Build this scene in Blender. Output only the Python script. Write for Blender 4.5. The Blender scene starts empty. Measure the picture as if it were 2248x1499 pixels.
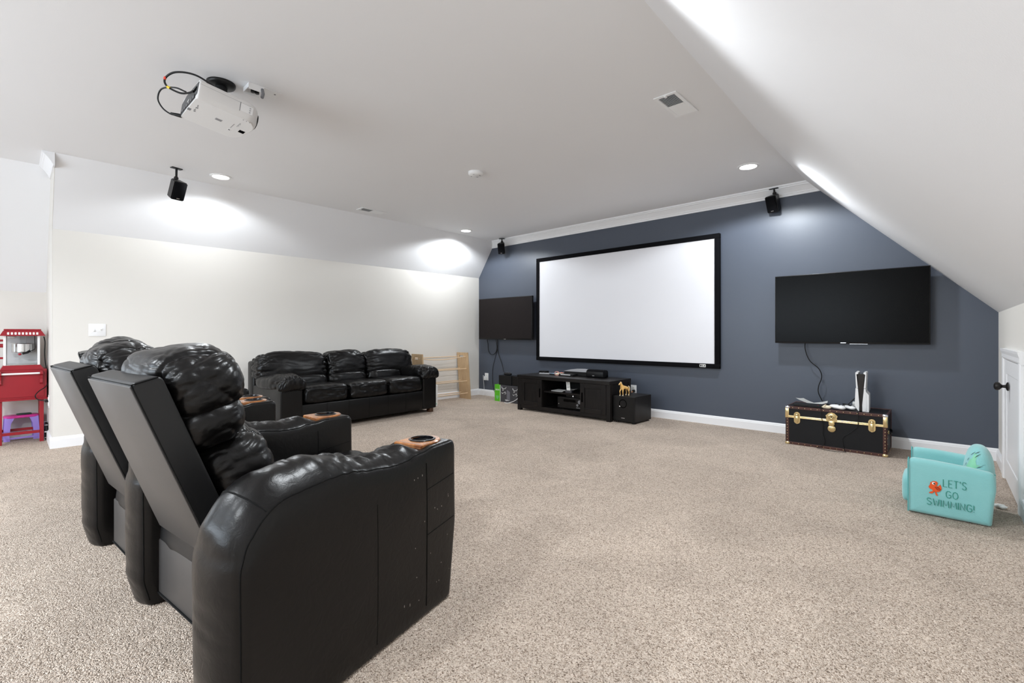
import bpy, bmesh, math, random
from mathutils import Vector, Matrix, noise
from mathutils.bvhtree import BVHTree

# ------------------------------------------------------------------ camera, light, exposure
scn = bpy.context.scene
COL = scn.collection
CZ, D, XL, XR = 2.63, 5.66, -6.10, 0.258          # ceiling height, screen wall, left knee wall, right knee wall
YR, XA, YA = -3.2, -6.98, 0.29                    # rear wall, alcove wall, end of the left knee wall
ZKL, ZKR, XCL = 2.035, 1.24, -5.69                # knee heights, left crease

cd = bpy.data.cameras.new('camera')
cd.sensor_width = 36.0
cd.lens = 36.0 * 1040 / 2248
cd.shift_y = -(749.5 - 733) / 2248
cd.clip_start = 0.02
cam = bpy.data.objects.new('camera', cd)
cam.location = (0, 0, 1.06)
cam.rotation_euler = (math.radians(90), 0, math.radians(43.15))
COL.objects.link(cam)
scn.camera = cam

w = bpy.data.worlds.new('world')
scn.world = w
w.use_nodes = True
bg = w.node_tree.nodes['Background']
bg.inputs[0].default_value = (0.80, 0.90, 1.0, 1)
bg.inputs[1].default_value = 1.0

scn.view_settings.view_transform = 'Standard'
scn.view_settings.look = 'None'
scn.view_settings.exposure = 0.24
scn.view_settings.gamma = 1.0
scn.view_settings.use_curve_mapping = False
scn.cycles.max_bounces = 10
scn.cycles.diffuse_bounces = 6
scn.cycles.caustics_reflective = False
scn.cycles.caustics_refractive = False
scn.cycles.sample_clamp_indirect = 6.0
scn.cycles.use_denoising = True

P_CAN, P_WIN, P_WIN2 = 92.0, 118.0, 8.0


def area(name, loc, rot, sx, sy, power, color, shape='RECTANGLE', spread=180):
    l = bpy.data.lights.new(name, 'AREA')
    l.shape = shape
    l.size = sx
    if shape in ('RECTANGLE', 'ELLIPSE'):
        l.size_y = sy
    l.energy = power
    l.color = color
    l.spread = math.radians(spread)
    o = bpy.data.objects.new(name, l)
    o.location = loc
    o.rotation_euler = rot
    COL.objects.link(o)
    return o


# daylight coming through the two windows behind the camera
area('window_daylight', (-3.3, YR + 0.06, 1.45), (math.radians(90), 0, 0), 3.4, 1.5, P_WIN, (0.79, 0.895, 1.0))
area('window_daylight', (XA + 0.06, -1.75, 0.95), (0, math.radians(-90), 0), 1.0, 1.8, P_WIN2, (0.79, 0.895, 1.0))
CANS = [(-5.35, 1.46, 0.44), (-5.43, 4.77, 0.85), (-1.42, 4.75, 1.25), (-1.42, 1.46, 1.2), (-1.42, -1.8, 1.7), (-3.4, -1.6, 1.5), (-5.35, -1.8, 0.12)]  # behind the camera: unseen, added to extend the grid and brighten the floor
for cx_, cy_, k_ in CANS:
    l = bpy.data.lights.new('downlight_beam', 'SPOT')
    l.energy = P_CAN * k_
    l.color = (0.905, 0.957, 1.0)
    l.shadow_soft_size = 0.055
    l.spot_size = math.radians(158)
    l.spot_blend = 0.22
    o = bpy.data.objects.new('downlight_beam', l)
    o.location = (cx_, cy_, CZ - 0.03)
    COL.objects.link(o)

# ------------------------------------------------------------------ materials
MATS = {}


def mat(name, color, rough=0.5, metal=0.0, spec=0.5, coat=0.0, sheen=0.0, bump=None, var=None, trans=0.0, emit=None, alpha=1.0):
    """bump = (scale, strength, distance); var = (scale, second colour, amount)"""
    if name in MATS:
        return MATS[name]
    m = bpy.data.materials.new(name)
    m.use_nodes = True
    nt = m.node_tree
    b = nt.nodes['Principled BSDF']
    b.inputs['Base Color'].default_value = (*color, 1)
    b.inputs['Roughness'].default_value = rough
    b.inputs['Metallic'].default_value = metal
    b.inputs['Specular IOR Level'].default_value = spec
    b.inputs['Coat Weight'].default_value = coat
    b.inputs['Coat Roughness'].default_value = 0.25
    b.inputs['Sheen Weight'].default_value = sheen
    b.inputs['Transmission Weight'].default_value = trans
    b.inputs['Alpha'].default_value = alpha
    if emit:
        b.inputs['Emission Color'].default_value = (*emit[0], 1)
        b.inputs['Emission Strength'].default_value = emit[1]
    tc = nt.nodes.new('ShaderNodeTexCoord')
    if var:
        n = nt.nodes.new('ShaderNodeTexNoise')
        n.inputs['Scale'].default_value = var[0]
        n.inputs['Detail'].default_value = 4
        nt.links.new(tc.outputs['Object'], n.inputs['Vector'])
        r = nt.nodes.new('ShaderNodeMapRange')
        r.inputs['From Min'].default_value = 0.35
        r.inputs['From Max'].default_value = 0.65
        r.inputs['To Max'].default_value = var[2]
        nt.links.new(n.outputs['Fac'], r.inputs['Value'])
        mx = nt.nodes.new('ShaderNodeMix')
        mx.data_type = 'RGBA'
        mx.inputs[6].default_value = (*color, 1)
        mx.inputs[7].default_value = (*var[1], 1)
        nt.links.new(r.outputs[0], mx.inputs[0])
        nt.links.new(mx.outputs[2], b.inputs['Base Color'])
    if bump:
        n = nt.nodes.new('ShaderNodeTexNoise')
        n.inputs['Scale'].default_value = bump[0]
        n.inputs['Detail'].default_value = 3
        nt.links.new(tc.outputs['Object'], n.inputs['Vector'])
        bp = nt.nodes.new('ShaderNodeBump')
        bp.inputs['Strength'].default_value = bump[1]
        bp.inputs['Distance'].default_value = bump[2]
        nt.links.new(n.outputs['Fac'], bp.inputs['Height'])
        nt.links.new(bp.outputs[0], b.inputs['Normal'])
    MATS[name] = m
    return m


def wood_mat(name, c1, c2, axis=2, scale=6.0, rough=0.5, coat=0.0, stretch=12.0, spec=0.5):
    if name in MATS:
        return MATS[name]
    m = mat(name, c1, rough, coat=coat, spec=spec)
    nt = m.node_tree
    b = nt.nodes['Principled BSDF']
    tc = nt.nodes.new('ShaderNodeTexCoord')
    mp = nt.nodes.new('ShaderNodeMapping')
    s = [stretch] * 3
    s[axis] = 1.0
    mp.inputs['Scale'].default_value = s
    n = nt.nodes.new('ShaderNodeTexNoise')
    n.inputs['Scale'].default_value = scale
    n.inputs['Detail'].default_value = 5
    n.inputs['Distortion'].default_value = 0.6
    nt.links.new(tc.outputs['Object'], mp.inputs['Vector'])
    nt.links.new(mp.outputs[0], n.inputs['Vector'])
    cr = nt.nodes.new('ShaderNodeValToRGB')
    cr.color_ramp.elements[0].position = 0.35
    cr.color_ramp.elements[0].color = (*c1, 1)
    cr.color_ramp.elements[1].position = 0.68
    cr.color_ramp.elements[1].color = (*c2, 1)
    nt.links.new(n.outputs['Fac'], cr.inputs[0])
    nt.links.new(cr.outputs[0], b.inputs['Base Color'])
    bp = nt.nodes.new('ShaderNodeBump')
    bp.inputs['Strength'].default_value = 0.15
    bp.inputs['Distance'].default_value = 0.002
    nt.links.new(n.outputs['Fac'], bp.inputs['Height'])
    nt.links.new(bp.outputs[0], b.inputs['Normal'])
    return m


M_CEIL = mat('ceiling_paint', (0.80, 0.80, 0.81), 0.75, bump=(260, 0.12, 0.002), var=(0.8, (0.78, 0.78, 0.79), 0.6))
M_BEIGE = mat('beige_paint', (0.70, 0.675, 0.635), 0.7, bump=(220, 0.15, 0.002), var=(0.9, (0.68, 0.655, 0.61), 0.6))
M_BLUE = mat('slate_blue_paint', (0.066, 0.078, 0.104), 0.42, spec=0.5, bump=(150, 0.14, 0.002), var=(1.2, (0.062, 0.074, 0.099), 0.7))
M_TRIM = mat('white_trim_paint', (0.82, 0.82, 0.83), 0.4)
M_DOOR = mat('white_door_paint', (0.78, 0.78, 0.79), 0.45)
M_LEATHER = mat('black_leather', (0.0040, 0.0036, 0.0036), 0.31, spec=0.26, bump=(420, 0.16, 0.001))
_n = M_LEATHER.node_tree
_w = _n.nodes.new('ShaderNodeTexNoise')
_w.inputs['Scale'].default_value = 26
_w.inputs['Detail'].default_value = 4
_w.inputs['Distortion'].default_value = 1.6
_b2 = _n.nodes.new('ShaderNodeBump')
_b2.inputs['Strength'].default_value = 0.22
_b2.inputs['Distance'].default_value = 0.004
_n.links.new(next(n for n in _n.nodes if n.type == 'TEX_COORD').outputs['Object'], _w.inputs['Vector'])
_n.links.new(_w.outputs['Fac'], _b2.inputs['Height'])
_b1 = next(n for n in _n.nodes if n.type == 'BUMP' and n != _b2)
_n.links.new(_b2.outputs[0], _b1.inputs['Normal'])
M_VINYL = mat('black_vinyl', (0.009, 0.009, 0.0095), 0.38, spec=0.35, bump=(500, 0.2, 0.0008))
M_VINYLBACK = mat('sheen_lightened_vinyl', (0.045, 0.042, 0.041), 0.42, spec=0.7, bump=(600, 0.15, 0.0008))  # lighter than the black vinyl: window reflection put into the base colour
M_SEAM = mat('black_seam', (0.003, 0.003, 0.003), 0.8, spec=0.15)
M_SCUFF = mat('pale_scuff', (0.28, 0.25, 0.23), 0.7)
M_BLACK = mat('black_plastic', (0.006, 0.006, 0.0065), 0.45, spec=0.3)
M_SATIN = mat('satin_black', (0.007, 0.0065, 0.0065), 0.34, spec=0.28)
M_SCREENBLK = mat('tv_screen', (0.0012, 0.0012, 0.0012), 0.25, spec=0.07)
M_SCREENBRN = mat('matte_tv_screen', (0.014, 0.011, 0.011), 0.4, spec=0.12)
M_VELVET = mat('black_velvet', (0.004, 0.004, 0.005), 0.9, spec=0.1)
M_PROJ = mat('projection_fabric', (0.74, 0.74, 0.77), 0.6, bump=(900, 0.05, 0.0005))
M_GLOSS = mat('gloss_black', (0.006, 0.006, 0.008), 0.12, spec=0.5)
M_METAL = mat('brushed_metal', (0.55, 0.55, 0.56), 0.3, 1.0)
M_DARKMETAL = mat('dark_bronze', (0.03, 0.027, 0.026), 0.4, 0.7)
M_BRASS = mat('brass', (0.80, 0.64, 0.34), 0.24, 1.0, bump=(90, 0.1, 0.001))
M_CHROME = mat('chrome', (0.8, 0.8, 0.82), 0.15, 1.0)
M_WHITE = mat('white_plastic', (0.80, 0.80, 0.80), 0.35)
M_OFFWHITE = mat('projector_white', (0.72, 0.71, 0.70), 0.4)
M_GREY = mat('grey_plastic', (0.18, 0.18, 0.19), 0.5)
M_LGREY = mat('light_grey_plastic', (0.42, 0.42, 0.43), 0.5)
M_PAPER = mat('white_paper', (0.82, 0.82, 0.80), 0.7)
M_RED = mat('red_enamel', (0.29, 0.005, 0.014), 0.35, coat=0.1, var=(5, (0.24, 0.004, 0.012), 0.6))
M_GLASS = mat('clear_acrylic', (0.95, 0.95, 0.96), 0.04, trans=1.0, alpha=0.12)
M_PURPLE = mat('lavender_plastic', (0.34, 0.24, 0.68), 0.4)
M_MAGENTA = mat('magenta_plastic', (0.58, 0.03, 0.27), 0.4)
M_GREEN = mat('bright_green_card', (0.085, 0.42, 0.012), 0.45)
M_DKCARD = mat('dark_grey_card', (0.045, 0.045, 0.052), 0.4)
M_MIDCARD = mat('mid_grey_card', (0.13, 0.13, 0.15), 0.4)
M_TEAL = mat('teal_plush', (0.24, 0.53, 0.53), 0.85, spec=0.2, sheen=0.4, bump=(160, 0.3, 0.003), var=(9, (0.21, 0.49, 0.49), 0.6))
M_TEALDK = mat('teal_piping', (0.10, 0.36, 0.36), 0.9)
M_THREAD = mat('green_thread', (0.03, 0.27, 0.21), 0.8)
M_ORANGE = mat('orange_felt', (0.72, 0.09, 0.015), 0.85)
M_REDTHREAD = mat('dark_red_thread', (0.22, 0.02, 0.01), 0.85)
M_LIME = mat('light_green_felt', (0.22, 0.55, 0.36), 0.85)
M_PALEGREEN = mat('pale_green_felt', (0.45, 0.62, 0.30), 0.85)
M_FELTWHITE = mat('white_felt', (0.72, 0.78, 0.78), 0.85)
M_BURL = wood_mat('burl_wood', (0.20, 0.065, 0.018), (0.50, 0.21, 0.065), 2, 26, 0.25, 0.5, 1.0)
M_BIRCH = wood_mat('birch_ply', (0.46, 0.31, 0.17), (0.56, 0.40, 0.24), 2, 7, 0.5)
M_DOWEL = mat('pale_dowel', (0.74, 0.55, 0.36), 0.5)
M_ESPRESSO = wood_mat('espresso_wood', (0.006, 0.005, 0.0048), (0.013, 0.0105, 0.0095), 0, 5, 0.38, 0.0, spec=0.25)
M_ESPRESSOV = wood_mat('espresso_wood_upright', (0.006, 0.005, 0.0048), (0.012, 0.0098, 0.009), 2, 5, 0.40, 0.0, spec=0.25)
M_LEG = wood_mat('brown_wood_leg', (0.06, 0.025, 0.012), (0.10, 0.045, 0.02), 2, 6, 0.4)
M_TRUNK = mat('black_trunk_vinyl', (0.006, 0.006, 0.007), 0.5, spec=0.25, bump=(300, 0.3, 0.001))
M_TRUNKEDGE = mat('brown_trunk_binding', (0.075, 0.022, 0.014), 0.42, var=(14, (0.04, 0.013, 0.010), 0.8))
M_GOLDTOY = mat('palomino_plastic', (0.74, 0.42, 0.12), 0.38, var=(30, (0.80, 0.56, 0.24), 0.6))
M_CREAM = mat('cream_plastic', (0.80, 0.70, 0.52), 0.45)
M_SILVER = mat('silver_plastic', (0.40, 0.40, 0.42), 0.35)
M_SKYBLUE = mat('pale_blue_card', (0.30, 0.45, 0.60), 0.4)
M_YELLOW = mat('yellow_band', (0.85, 0.60, 0.02), 0.5)
M_REDBAND = mat('red_band', (0.75, 0.06, 0.03), 0.5)
M_LENS = mat('lit_lens', (1, 1, 1), 0.5, emit=((1.0, 0.97, 0.93), 14.0))
M_LED = mat('white_led', (1, 1, 1), 0.5, emit=((0.95, 0.97, 1.0), 1.5))
M_DARKHOLE = mat('dark_interior', (0.001, 0.001, 0.001), 0.9, spec=0.03)
M_VENTGREY = mat('vent_shadow_grey', (0.05, 0.05, 0.05), 0.7)
M_STEEL = mat('kettle_steel', (0.6, 0.6, 0.6), 0.2, 1.0)
M_DKGREEN = mat('dark_green_pad', (0.02, 0.06, 0.045), 0.6)
M_BLUEGREY = mat('blue_grey_plastic', (0.20, 0.28, 0.33), 0.5)


def carpet_mat():
    m = bpy.data.materials.new('speckled_frieze_carpet')
    m.use_nodes = True
    nt = m.node_tree
    L = nt.links.new
    b = nt.nodes['Principled BSDF']
    b.inputs['Roughness'].default_value = 0.95
    b.inputs['Specular IOR Level'].default_value = 0.1
    tc = nt.nodes.new('ShaderNodeTexCoord')

    def nz(scale, detail, dist=0.0, rough=0.5, vec=None):
        n = nt.nodes.new('ShaderNodeTexNoise')
        n.inputs['Scale'].default_value = scale
        n.inputs['Detail'].default_value = detail
        n.inputs['Distortion'].default_value = dist
        n.inputs['Roughness'].default_value = rough
        L(vec or tc.outputs['Object'], n.inputs['Vector'])
        return n
    # yarn ends: cells of a few millimetres, pushed about so that they lie in tufts
    warp = nz(38, 3, 0.5)
    sub = nt.nodes.new('ShaderNodeVectorMath')
    sub.operation = 'MULTIPLY_ADD'
    L(warp.outputs['Color'], sub.inputs[0])
    sub.inputs[1].default_value = (0.018, 0.018, 0.0)
    L(tc.outputs['Object'], sub.inputs[2])
    vo = nt.nodes.new('ShaderNodeTexVoronoi')
    vo.inputs['Scale'].default_value = 215
    L(sub.outputs[0], vo.inputs['Vector'])
    sep = nt.nodes.new('ShaderNodeSeparateColor')
    L(vo.outputs['Color'], sep.inputs[0])
    ramp = nt.nodes.new('ShaderNodeValToRGB')
    ramp.color_ramp.interpolation = 'LINEAR'
    e = ramp.color_ramp.elements
    e[0].position = 0.04
    e[0].color = (0.085, 0.060, 0.045, 1)
    e[1].position = 0.20
    e[1].color = (0.27, 0.20, 0.152, 1)
    for p, c in ((0.34, (0.475, 0.382, 0.307)), (0.60, (0.62, 0.515, 0.428)), (1.0, (0.77, 0.665, 0.575))):
        x = e.new(p)
        x.color = (*c, 1)
    yarn = nz(260, 2, 0.8, 0.6)
    mixf = nt.nodes.new('ShaderNodeMath')
    mixf.operation = 'MULTIPLY_ADD'
    L(yarn.outputs['Fac'], mixf.inputs[0])
    mixf.inputs[1].default_value = 1.75
    half = nt.nodes.new('ShaderNodeMath')
    half.operation = 'MULTIPLY_ADD'
    L(sep.outputs[0], half.inputs[0])
    half.inputs[1].default_value = 0.62
    half.inputs[2].default_value = -0.66
    L(half.outputs[0], mixf.inputs[2])
    L(mixf.outputs[0], ramp.inputs[0])
    big = nz(1.5, 4, 0.6, 0.62)
    mr = nt.nodes.new('ShaderNodeMapRange')
    mr.inputs['From Min'].default_value = 0.32
    mr.inputs['From Max'].default_value = 0.68
    mr.inputs['To Min'].default_value = 0.86
    mr.inputs['To Max'].default_value = 1.10
    L(big.outputs['Fac'], mr.inputs['Value'])
    mul = nt.nodes.new('ShaderNodeMix')
    mul.data_type = 'RGBA'
    mul.blend_type = 'MULTIPLY'
    mul.inputs[0].default_value = 1.0
    L(ramp.outputs[0], mul.inputs[6])
    L(mr.outputs[0], mul.inputs[7])
    L(mul.outputs[2], b.inputs['Base Color'])
    inv = nt.nodes.new('ShaderNodeMath')
    inv.operation = 'MULTIPLY_ADD'
    L(vo.outputs['Distance'], inv.inputs[0])
    inv.inputs[1].default_value = -1.0
    add = nz(90, 2, 0.4)
    L(add.outputs['Fac'], inv.inputs[2])
    bp = nt.nodes.new('ShaderNodeBump')
    bp.inputs['Strength'].default_value = 1.0
    bp.inputs['Distance'].default_value = 0.005
    L(inv.outputs[0], bp.inputs['Height'])
    L(bp.outputs[0], b.inputs['Normal'])
    return m


M_CARPET = carpet_mat()


# ------------------------------------------------------------------ mesh helpers
def B():
    return bmesh.new()


def obj(name, bm, m, parent=None, smooth=True, angle=40):
    me = bpy.data.meshes.new(name)
    bmesh.ops.recalc_face_normals(bm, faces=bm.faces[:])
    bm.to_mesh(me)
    bm.free()
    if m is not None:
        me.materials.append(m)
    if smooth:
        me.polygons.foreach_set('use_smooth', [True] * len(me.polygons))
        try:
            me.set_sharp_from_angle(angle=math.radians(angle))
        except Exception:
            pass
    o = bpy.data.objects.new(name, me)
    COL.objects.link(o)
    if parent:
        o.parent = parent
    return o


def thing(name, label, cat, loc=(0, 0, 0), rz=0.0, group=None):
    o = bpy.data.objects.new(name, None)
    o.empty_display_size = 0.1
    o.location = loc
    o.rotation_euler = (0, 0, rz)
    o['label'] = label
    o['category'] = cat
    if group:
        o['group'] = group
    COL.objects.link(o)
    return o


def tag(o, label, cat, group=None):
    o['label'] = label
    o['category'] = cat
    if group:
        o['group'] = group
    return o


def struct(name, bm, m, parent=None, smooth=False):
    o = obj(name, bm, m, parent, smooth)
    if parent is None:
        o['kind'] = 'structure'
    return o


def dup(root, loc, rz=None, label=None):
    r = root.copy()
    COL.objects.link(r)
    r.location = loc
    if rz is not None:
        r.rotation_euler = (0, 0, rz)
    if label:
        r['label'] = label
    for ch in list(root.children):
        c = ch.copy()
        COL.objects.link(c)
        c.parent = r
        for g in ch.children:
            d = g.copy()
            COL.objects.link(d)
            d.parent = c
    return r


def box(bm, x0, x1, y0, y1, z0, z1, bev=0.0, seg=2, M=None):
    vs = [bm.verts.new((x, y, z)) for z in (z0, z1) for y in (y0, y1) for x in (x0, x1)]
    fs = [bm.faces.new([vs[i] for i in f]) for f in ((0, 2, 3, 1), (4, 5, 7, 6), (0, 1, 5, 4), (2, 6, 7, 3), (0, 4, 6, 2), (1, 3, 7, 5))]
    if M is not None:
        for v in vs:
            v.co = M @ v.co
    if bev > 0:
        es = list({e for f in fs for e in f.edges})
        bmesh.ops.bevel(bm, geom=es, offset=bev, segments=seg, profile=0.5, affect='EDGES')
    return bm


def poly_face(bm, pts):
    return bm.faces.new([bm.verts.new(p) for p in pts])


def prism(bm, poly, axis, a0, a1, M=None):
    """poly of 2d points in the other two axes (cyclic order kept: x->(y,z), y->(x,z), z->(x,y))"""
    def P(p, a):
        if axis == 0:
            v = Vector((a, p[0], p[1]))
        elif axis == 1:
            v = Vector((p[0], a, p[1]))
        else:
            v = Vector((p[0], p[1], a))
        return M @ v if M is not None else v
    A = [bm.verts.new(P(p, a0)) for p in poly]
    Bv = [bm.verts.new(P(p, a1)) for p in poly]
    n = len(poly)
    bm.faces.new(A)
    bm.faces.new(Bv[::-1])
    for i in range(n):
        bm.faces.new((A[i], Bv[i], Bv[(i + 1) % n], A[(i + 1) % n]))
    return bm


def basis(d):
    d = Vector(d).normalized()
    u = d.cross(Vector((0, 0, 1)))
    if u.length < 1e-4:
        u = Vector((1, 0, 0))
    u.normalize()
    return u, d.cross(u).normalized(), d


def cyl(bm, p0, p1, r0, r1=None, seg=20, cap=True):
    p0, p1 = Vector(p0), Vector(p1)
    r1 = r0 if r1 is None else r1
    u, v, d = basis(p1 - p0)
    rings = []
    for p, r in ((p0, r0), (p1, r1)):
        rings.append([bm.verts.new(p + (u * math.cos(2 * math.pi * i / seg) + v * math.sin(2 * math.pi * i / seg)) * r) for i in range(seg)])
    for i in range(seg):
        j = (i + 1) % seg
        bm.faces.new((rings[0][i], rings[0][j], rings[1][j], rings[1][i]))
    if cap:
        bm.faces.new(rings[0][::-1])
        bm.faces.new(rings[1])
    return bm


def lathe(bm, prof, c=(0, 0, 0), axis=(0, 0, 1), seg=24):
    """prof: list of (r, h) along the axis"""
    u, v, d = basis(axis)
    c = Vector(c)
    rings = []
    for r, h in prof:
        if r < 1e-6:
            rings.append([bm.verts.new(c + d * h)])
        else:
            rings.append([bm.verts.new(c + d * h + (u * math.cos(2 * math.pi * i / seg) + v * math.sin(2 * math.pi * i / seg)) * r) for i in range(seg)])
    for a, b in zip(rings, rings[1:]):
        for i in range(seg):
            j = (i + 1) % seg
            if len(a) == 1 and len(b) == 1:
                continue
            if len(a) == 1:
                bm.faces.new((a[0], b[j], b[i]))
            elif len(b) == 1:
                bm.faces.new((a[i], a[j], b[0]))
            else:
                bm.faces.new((a[i], a[j], b[j], b[i]))
    return bm


def smooth_path(pts, n=8):
    pts = [Vector(p) for p in pts]
    if len(pts) < 3:
        return pts
    out = []
    for i in range(len(pts) - 1):
        p0 = pts[i - 1] if i else pts[0] * 2 - pts[1]
        p1, p2 = pts[i], pts[i + 1]
        p3 = pts[i + 2] if i + 2 < len(pts) else p2 * 2 - p1
        for k in range(n):
            t = k / n
            out.append(0.5 * ((2 * p1) + (p2 - p0) * t + (2 * p0 - 5 * p1 + 4 * p2 - p3) * t * t + (3 * p1 - p0 - 3 * p2 + p3) * t ** 3))
    out.append(pts[-1])
    return out


def tube(bm, pts, r, seg=8, closed=False):
    pts = [Vector(p) for p in pts]
    n = len(pts)
    rings = []
    u = None
    for i, p in enumerate(pts):
        a = pts[i - 1] if (i or closed) else p
        b = pts[(i + 1) % n] if (i < n - 1 or closed) else p
        d = (b - a)
        if d.length < 1e-9:
            d = Vector((0, 0, 1))
        d.normalize()
        if u is None:
            u = basis(d)[0]
        u = (u - d * u.dot(d))
        if u.length < 1e-6:
            u = basis(d)[0]
        u.normalize()
        v = d.cross(u)
        rr = r[i] if isinstance(r, (list, tuple)) else r
        rings.append([bm.verts.new(p + (u * math.cos(2 * math.pi * k / seg) + v * math.sin(2 * math.pi * k / seg)) * rr) for k in range(seg)])
    m = n if closed else n - 1
    for i in range(m):
        a, b = rings[i], rings[(i + 1) % n]
        for k in range(seg):
            j = (k + 1) % seg
            bm.faces.new((a[k], a[j], b[j], b[k]))
    if not closed:
        bm.faces.new(rings[0][::-1])
        bm.faces.new(rings[-1])
    return bm


def cord(name, pts, r, m, parent=None, n=8):
    return obj(name, tube(B(), smooth_path(pts, n), r), m, parent)


def wrk(p, f, seed=0.0, st=(1, 1, 1), power=3.0):
    q = Vector((p[0] * st[0] * f + seed, p[1] * st[1] * f + seed * 1.7, p[2] * st[2] * f - seed))
    q = q + noise.noise_vector(q * 0.55) * 0.7
    return max(0.0, 1 - abs(noise.noise(q))) ** power


def cushion(hx, hy, hz, n=4.0, N=18, disp=None, shape=None, M=None):
    """a pillow: super-ellipsoid grown from a cube grid; disp(p, normal) gives an offset along the normal"""
    bm = B()
    idx = {}

    def V(i, j, k):
        if (i, j, k) not in idx:
            x, y, z = (2 * i / N - 1, 2 * j / N - 1, 2 * k / N - 1)
            x, y, z = [math.sin(t * math.pi / 2) * 0.45 + t * 0.55 for t in (x, y, z)]
            s = (abs(x) ** n + abs(y) ** n + abs(z) ** n) ** (1 / n)
            idx[(i, j, k)] = bm.verts.new((x / s, y / s, z / s))
        return idx[(i, j, k)]
    for a in range(N):
        for b in range(N):
            bm.faces.new((V(a, b, 0), V(a, b + 1, 0), V(a + 1, b + 1, 0), V(a + 1, b, 0)))
            bm.faces.new((V(a, b, N), V(a + 1, b, N), V(a + 1, b + 1, N), V(a, b + 1, N)))
            bm.faces.new((V(a, 0, b), V(a + 1, 0, b), V(a + 1, 0, b + 1), V(a, 0, b + 1)))
            bm.faces.new((V(a, N, b), V(a, N, b + 1), V(a + 1, N, b + 1), V(a + 1, N, b)))
            bm.faces.new((V(0, a, b), V(0, a, b + 1), V(0, a + 1, b + 1), V(0, a + 1, b)))
            bm.faces.new((V(N, a, b), V(N, a + 1, b), V(N, a + 1, b + 1), V(N, a, b + 1)))
    for v in bm.verts:
        p = v.co.copy()
        if shape:
            p = Vector(shape(p))
        v.co = Vector((p.x * hx, p.y * hy, p.z * hz))
    bmesh.ops.recalc_face_normals(bm, faces=bm.faces[:])
    if disp:
        bm.normal_update()
        offs = [(v, v.normal.copy() * disp(v.co, v.normal)) for v in bm.verts]
        for v, o in offs:
            v.co += o
    if M is not None:
        bmesh.ops.transform(bm, matrix=M, verts=bm.verts[:])
    return bm


def rpoly(pts, seg=7, step=0.02):
    """closed polygon of (a, b, r) with rounded corners, resampled evenly"""
    n = len(pts)
    out = []
    for i in range(n):
        p = Vector(pts[i][:2])
        a = Vector(pts[i - 1][:2])
        b = Vector(pts[(i + 1) % n][:2])
        r = pts[i][2]
        da, db = (a - p), (b - p)
        la, lb = da.length, db.length
        da.normalize()
        db.normalize()
        ang = math.acos(max(-1, min(1, da.dot(db))))
        t = min(r / max(math.tan(ang / 2), 1e-4), la * 0.49, lb * 0.49)
        if r <= 1e-6 or t < 1e-5:
            out.append(p)
            continue
        p1, p2 = p + da * t, p + db * t
        for k in range(seg + 1):
            s = k / seg
            out.append(p1.lerp(p, s).lerp(p.lerp(p2, s), s))
    res = []
    for i in range(len(out)):
        a, b = out[i], out[(i + 1) % len(out)]
        L = (b - a).length
        if L < 1e-6:
            continue
        m = max(1, int(L / step))
        for k in range(m):
            res.append(a.lerp(b, k / m))
    return res


def soft_extrude(prof, w, r=0.02, bulge=0.0, lat=12, disp=None, M=None, rings=4):
    """closed profile (y, z) extruded along x over width w with rounded rims and bulging side faces"""
    bm = B()
    c = sum((p for p in prof), Vector((0, 0))) / len(prof)
    Ravg = sum((p - c).length for p in prof) / len(prof)
    st = []
    for k in range(rings):
        f = (k + 1) / (rings + 1)
        st.append((f * (1 - r / Ravg), -w / 2 - bulge * (1 - f * f)))
    for k in range(4):
        a = k / 4 * math.pi / 2
        st.append((1 - r / Ravg * (1 - math.sin(a)), -w / 2 + r * (1 - math.cos(a))))
    for k in range(lat + 1):
        st.append((1.0, -w / 2 + r + (w - 2 * r) * k / lat))
    st += [(s, -x) for s, x in st[:rings + 4][::-1]]
    R = []
    for s, x in st:
        R.append([bm.verts.new((x, c.x + (p.x - c.x) * s, c.y + (p.y - c.y) * s)) for p in prof])
    n = len(prof)
    for a, b in zip(R, R[1:]):
        for i in range(n):
            j = (i + 1) % n
            bm.faces.new((a[i], a[j], b[j], b[i]))
    for ring, x in ((R[0], -w / 2 - bulge), (R[-1], w / 2 + bulge)):
        cv = bm.verts.new((x, c.x, c.y))
        for i in range(n):
            bm.faces.new((ring[i], ring[(i + 1) % n], cv))
    bmesh.ops.recalc_face_normals(bm, faces=bm.faces[:])
    if disp:
        bm.normal_update()
        offs = [(v, v.normal.copy() * disp(v.co, v.normal)) for v in bm.verts]
        for v, o in offs:
            v.co += o
    if M is not None:
        bmesh.ops.transform(bm, matrix=M, verts=bm.verts[:])
    return bm


def T(x, y, z):
    return Matrix.Translation((x, y, z))


def RX(d):
    return Matrix.Rotation(math.radians(d), 4, 'X')


def RY(d):
    return Matrix.Rotation(math.radians(d), 4, 'Y')


def RZ(d):
    return Matrix.Rotation(math.radians(d), 4, 'Z')


def text(name, s, size, m, parent, M, depth=0.0008):
    cu = bpy.data.curves.new(name, 'FONT')
    cu.body = s
    cu.size = size
    cu.extrude = depth
    cu.align_x = 'CENTER'
    cu.align_y = 'CENTER'
    tmp = bpy.data.objects.new(name, cu)
    COL.objects.link(tmp)
    dg = bpy.context.evaluated_depsgraph_get()
    me = bpy.data.meshes.new_from_object(tmp.evaluated_get(dg))
    bpy.data.objects.remove(tmp)
    me.name = name
    me.materials.clear()
    me.materials.append(m)
    me.transform(M)
    o = bpy.data.objects.new(name, me)
    COL.objects.link(o)
    o.parent = parent
    return o


# ------------------------------------------------------------------ the room
def xr(y):                                         # the right knee wall is a little out of square
    return XR + 0.0177 * (D - y)


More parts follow.
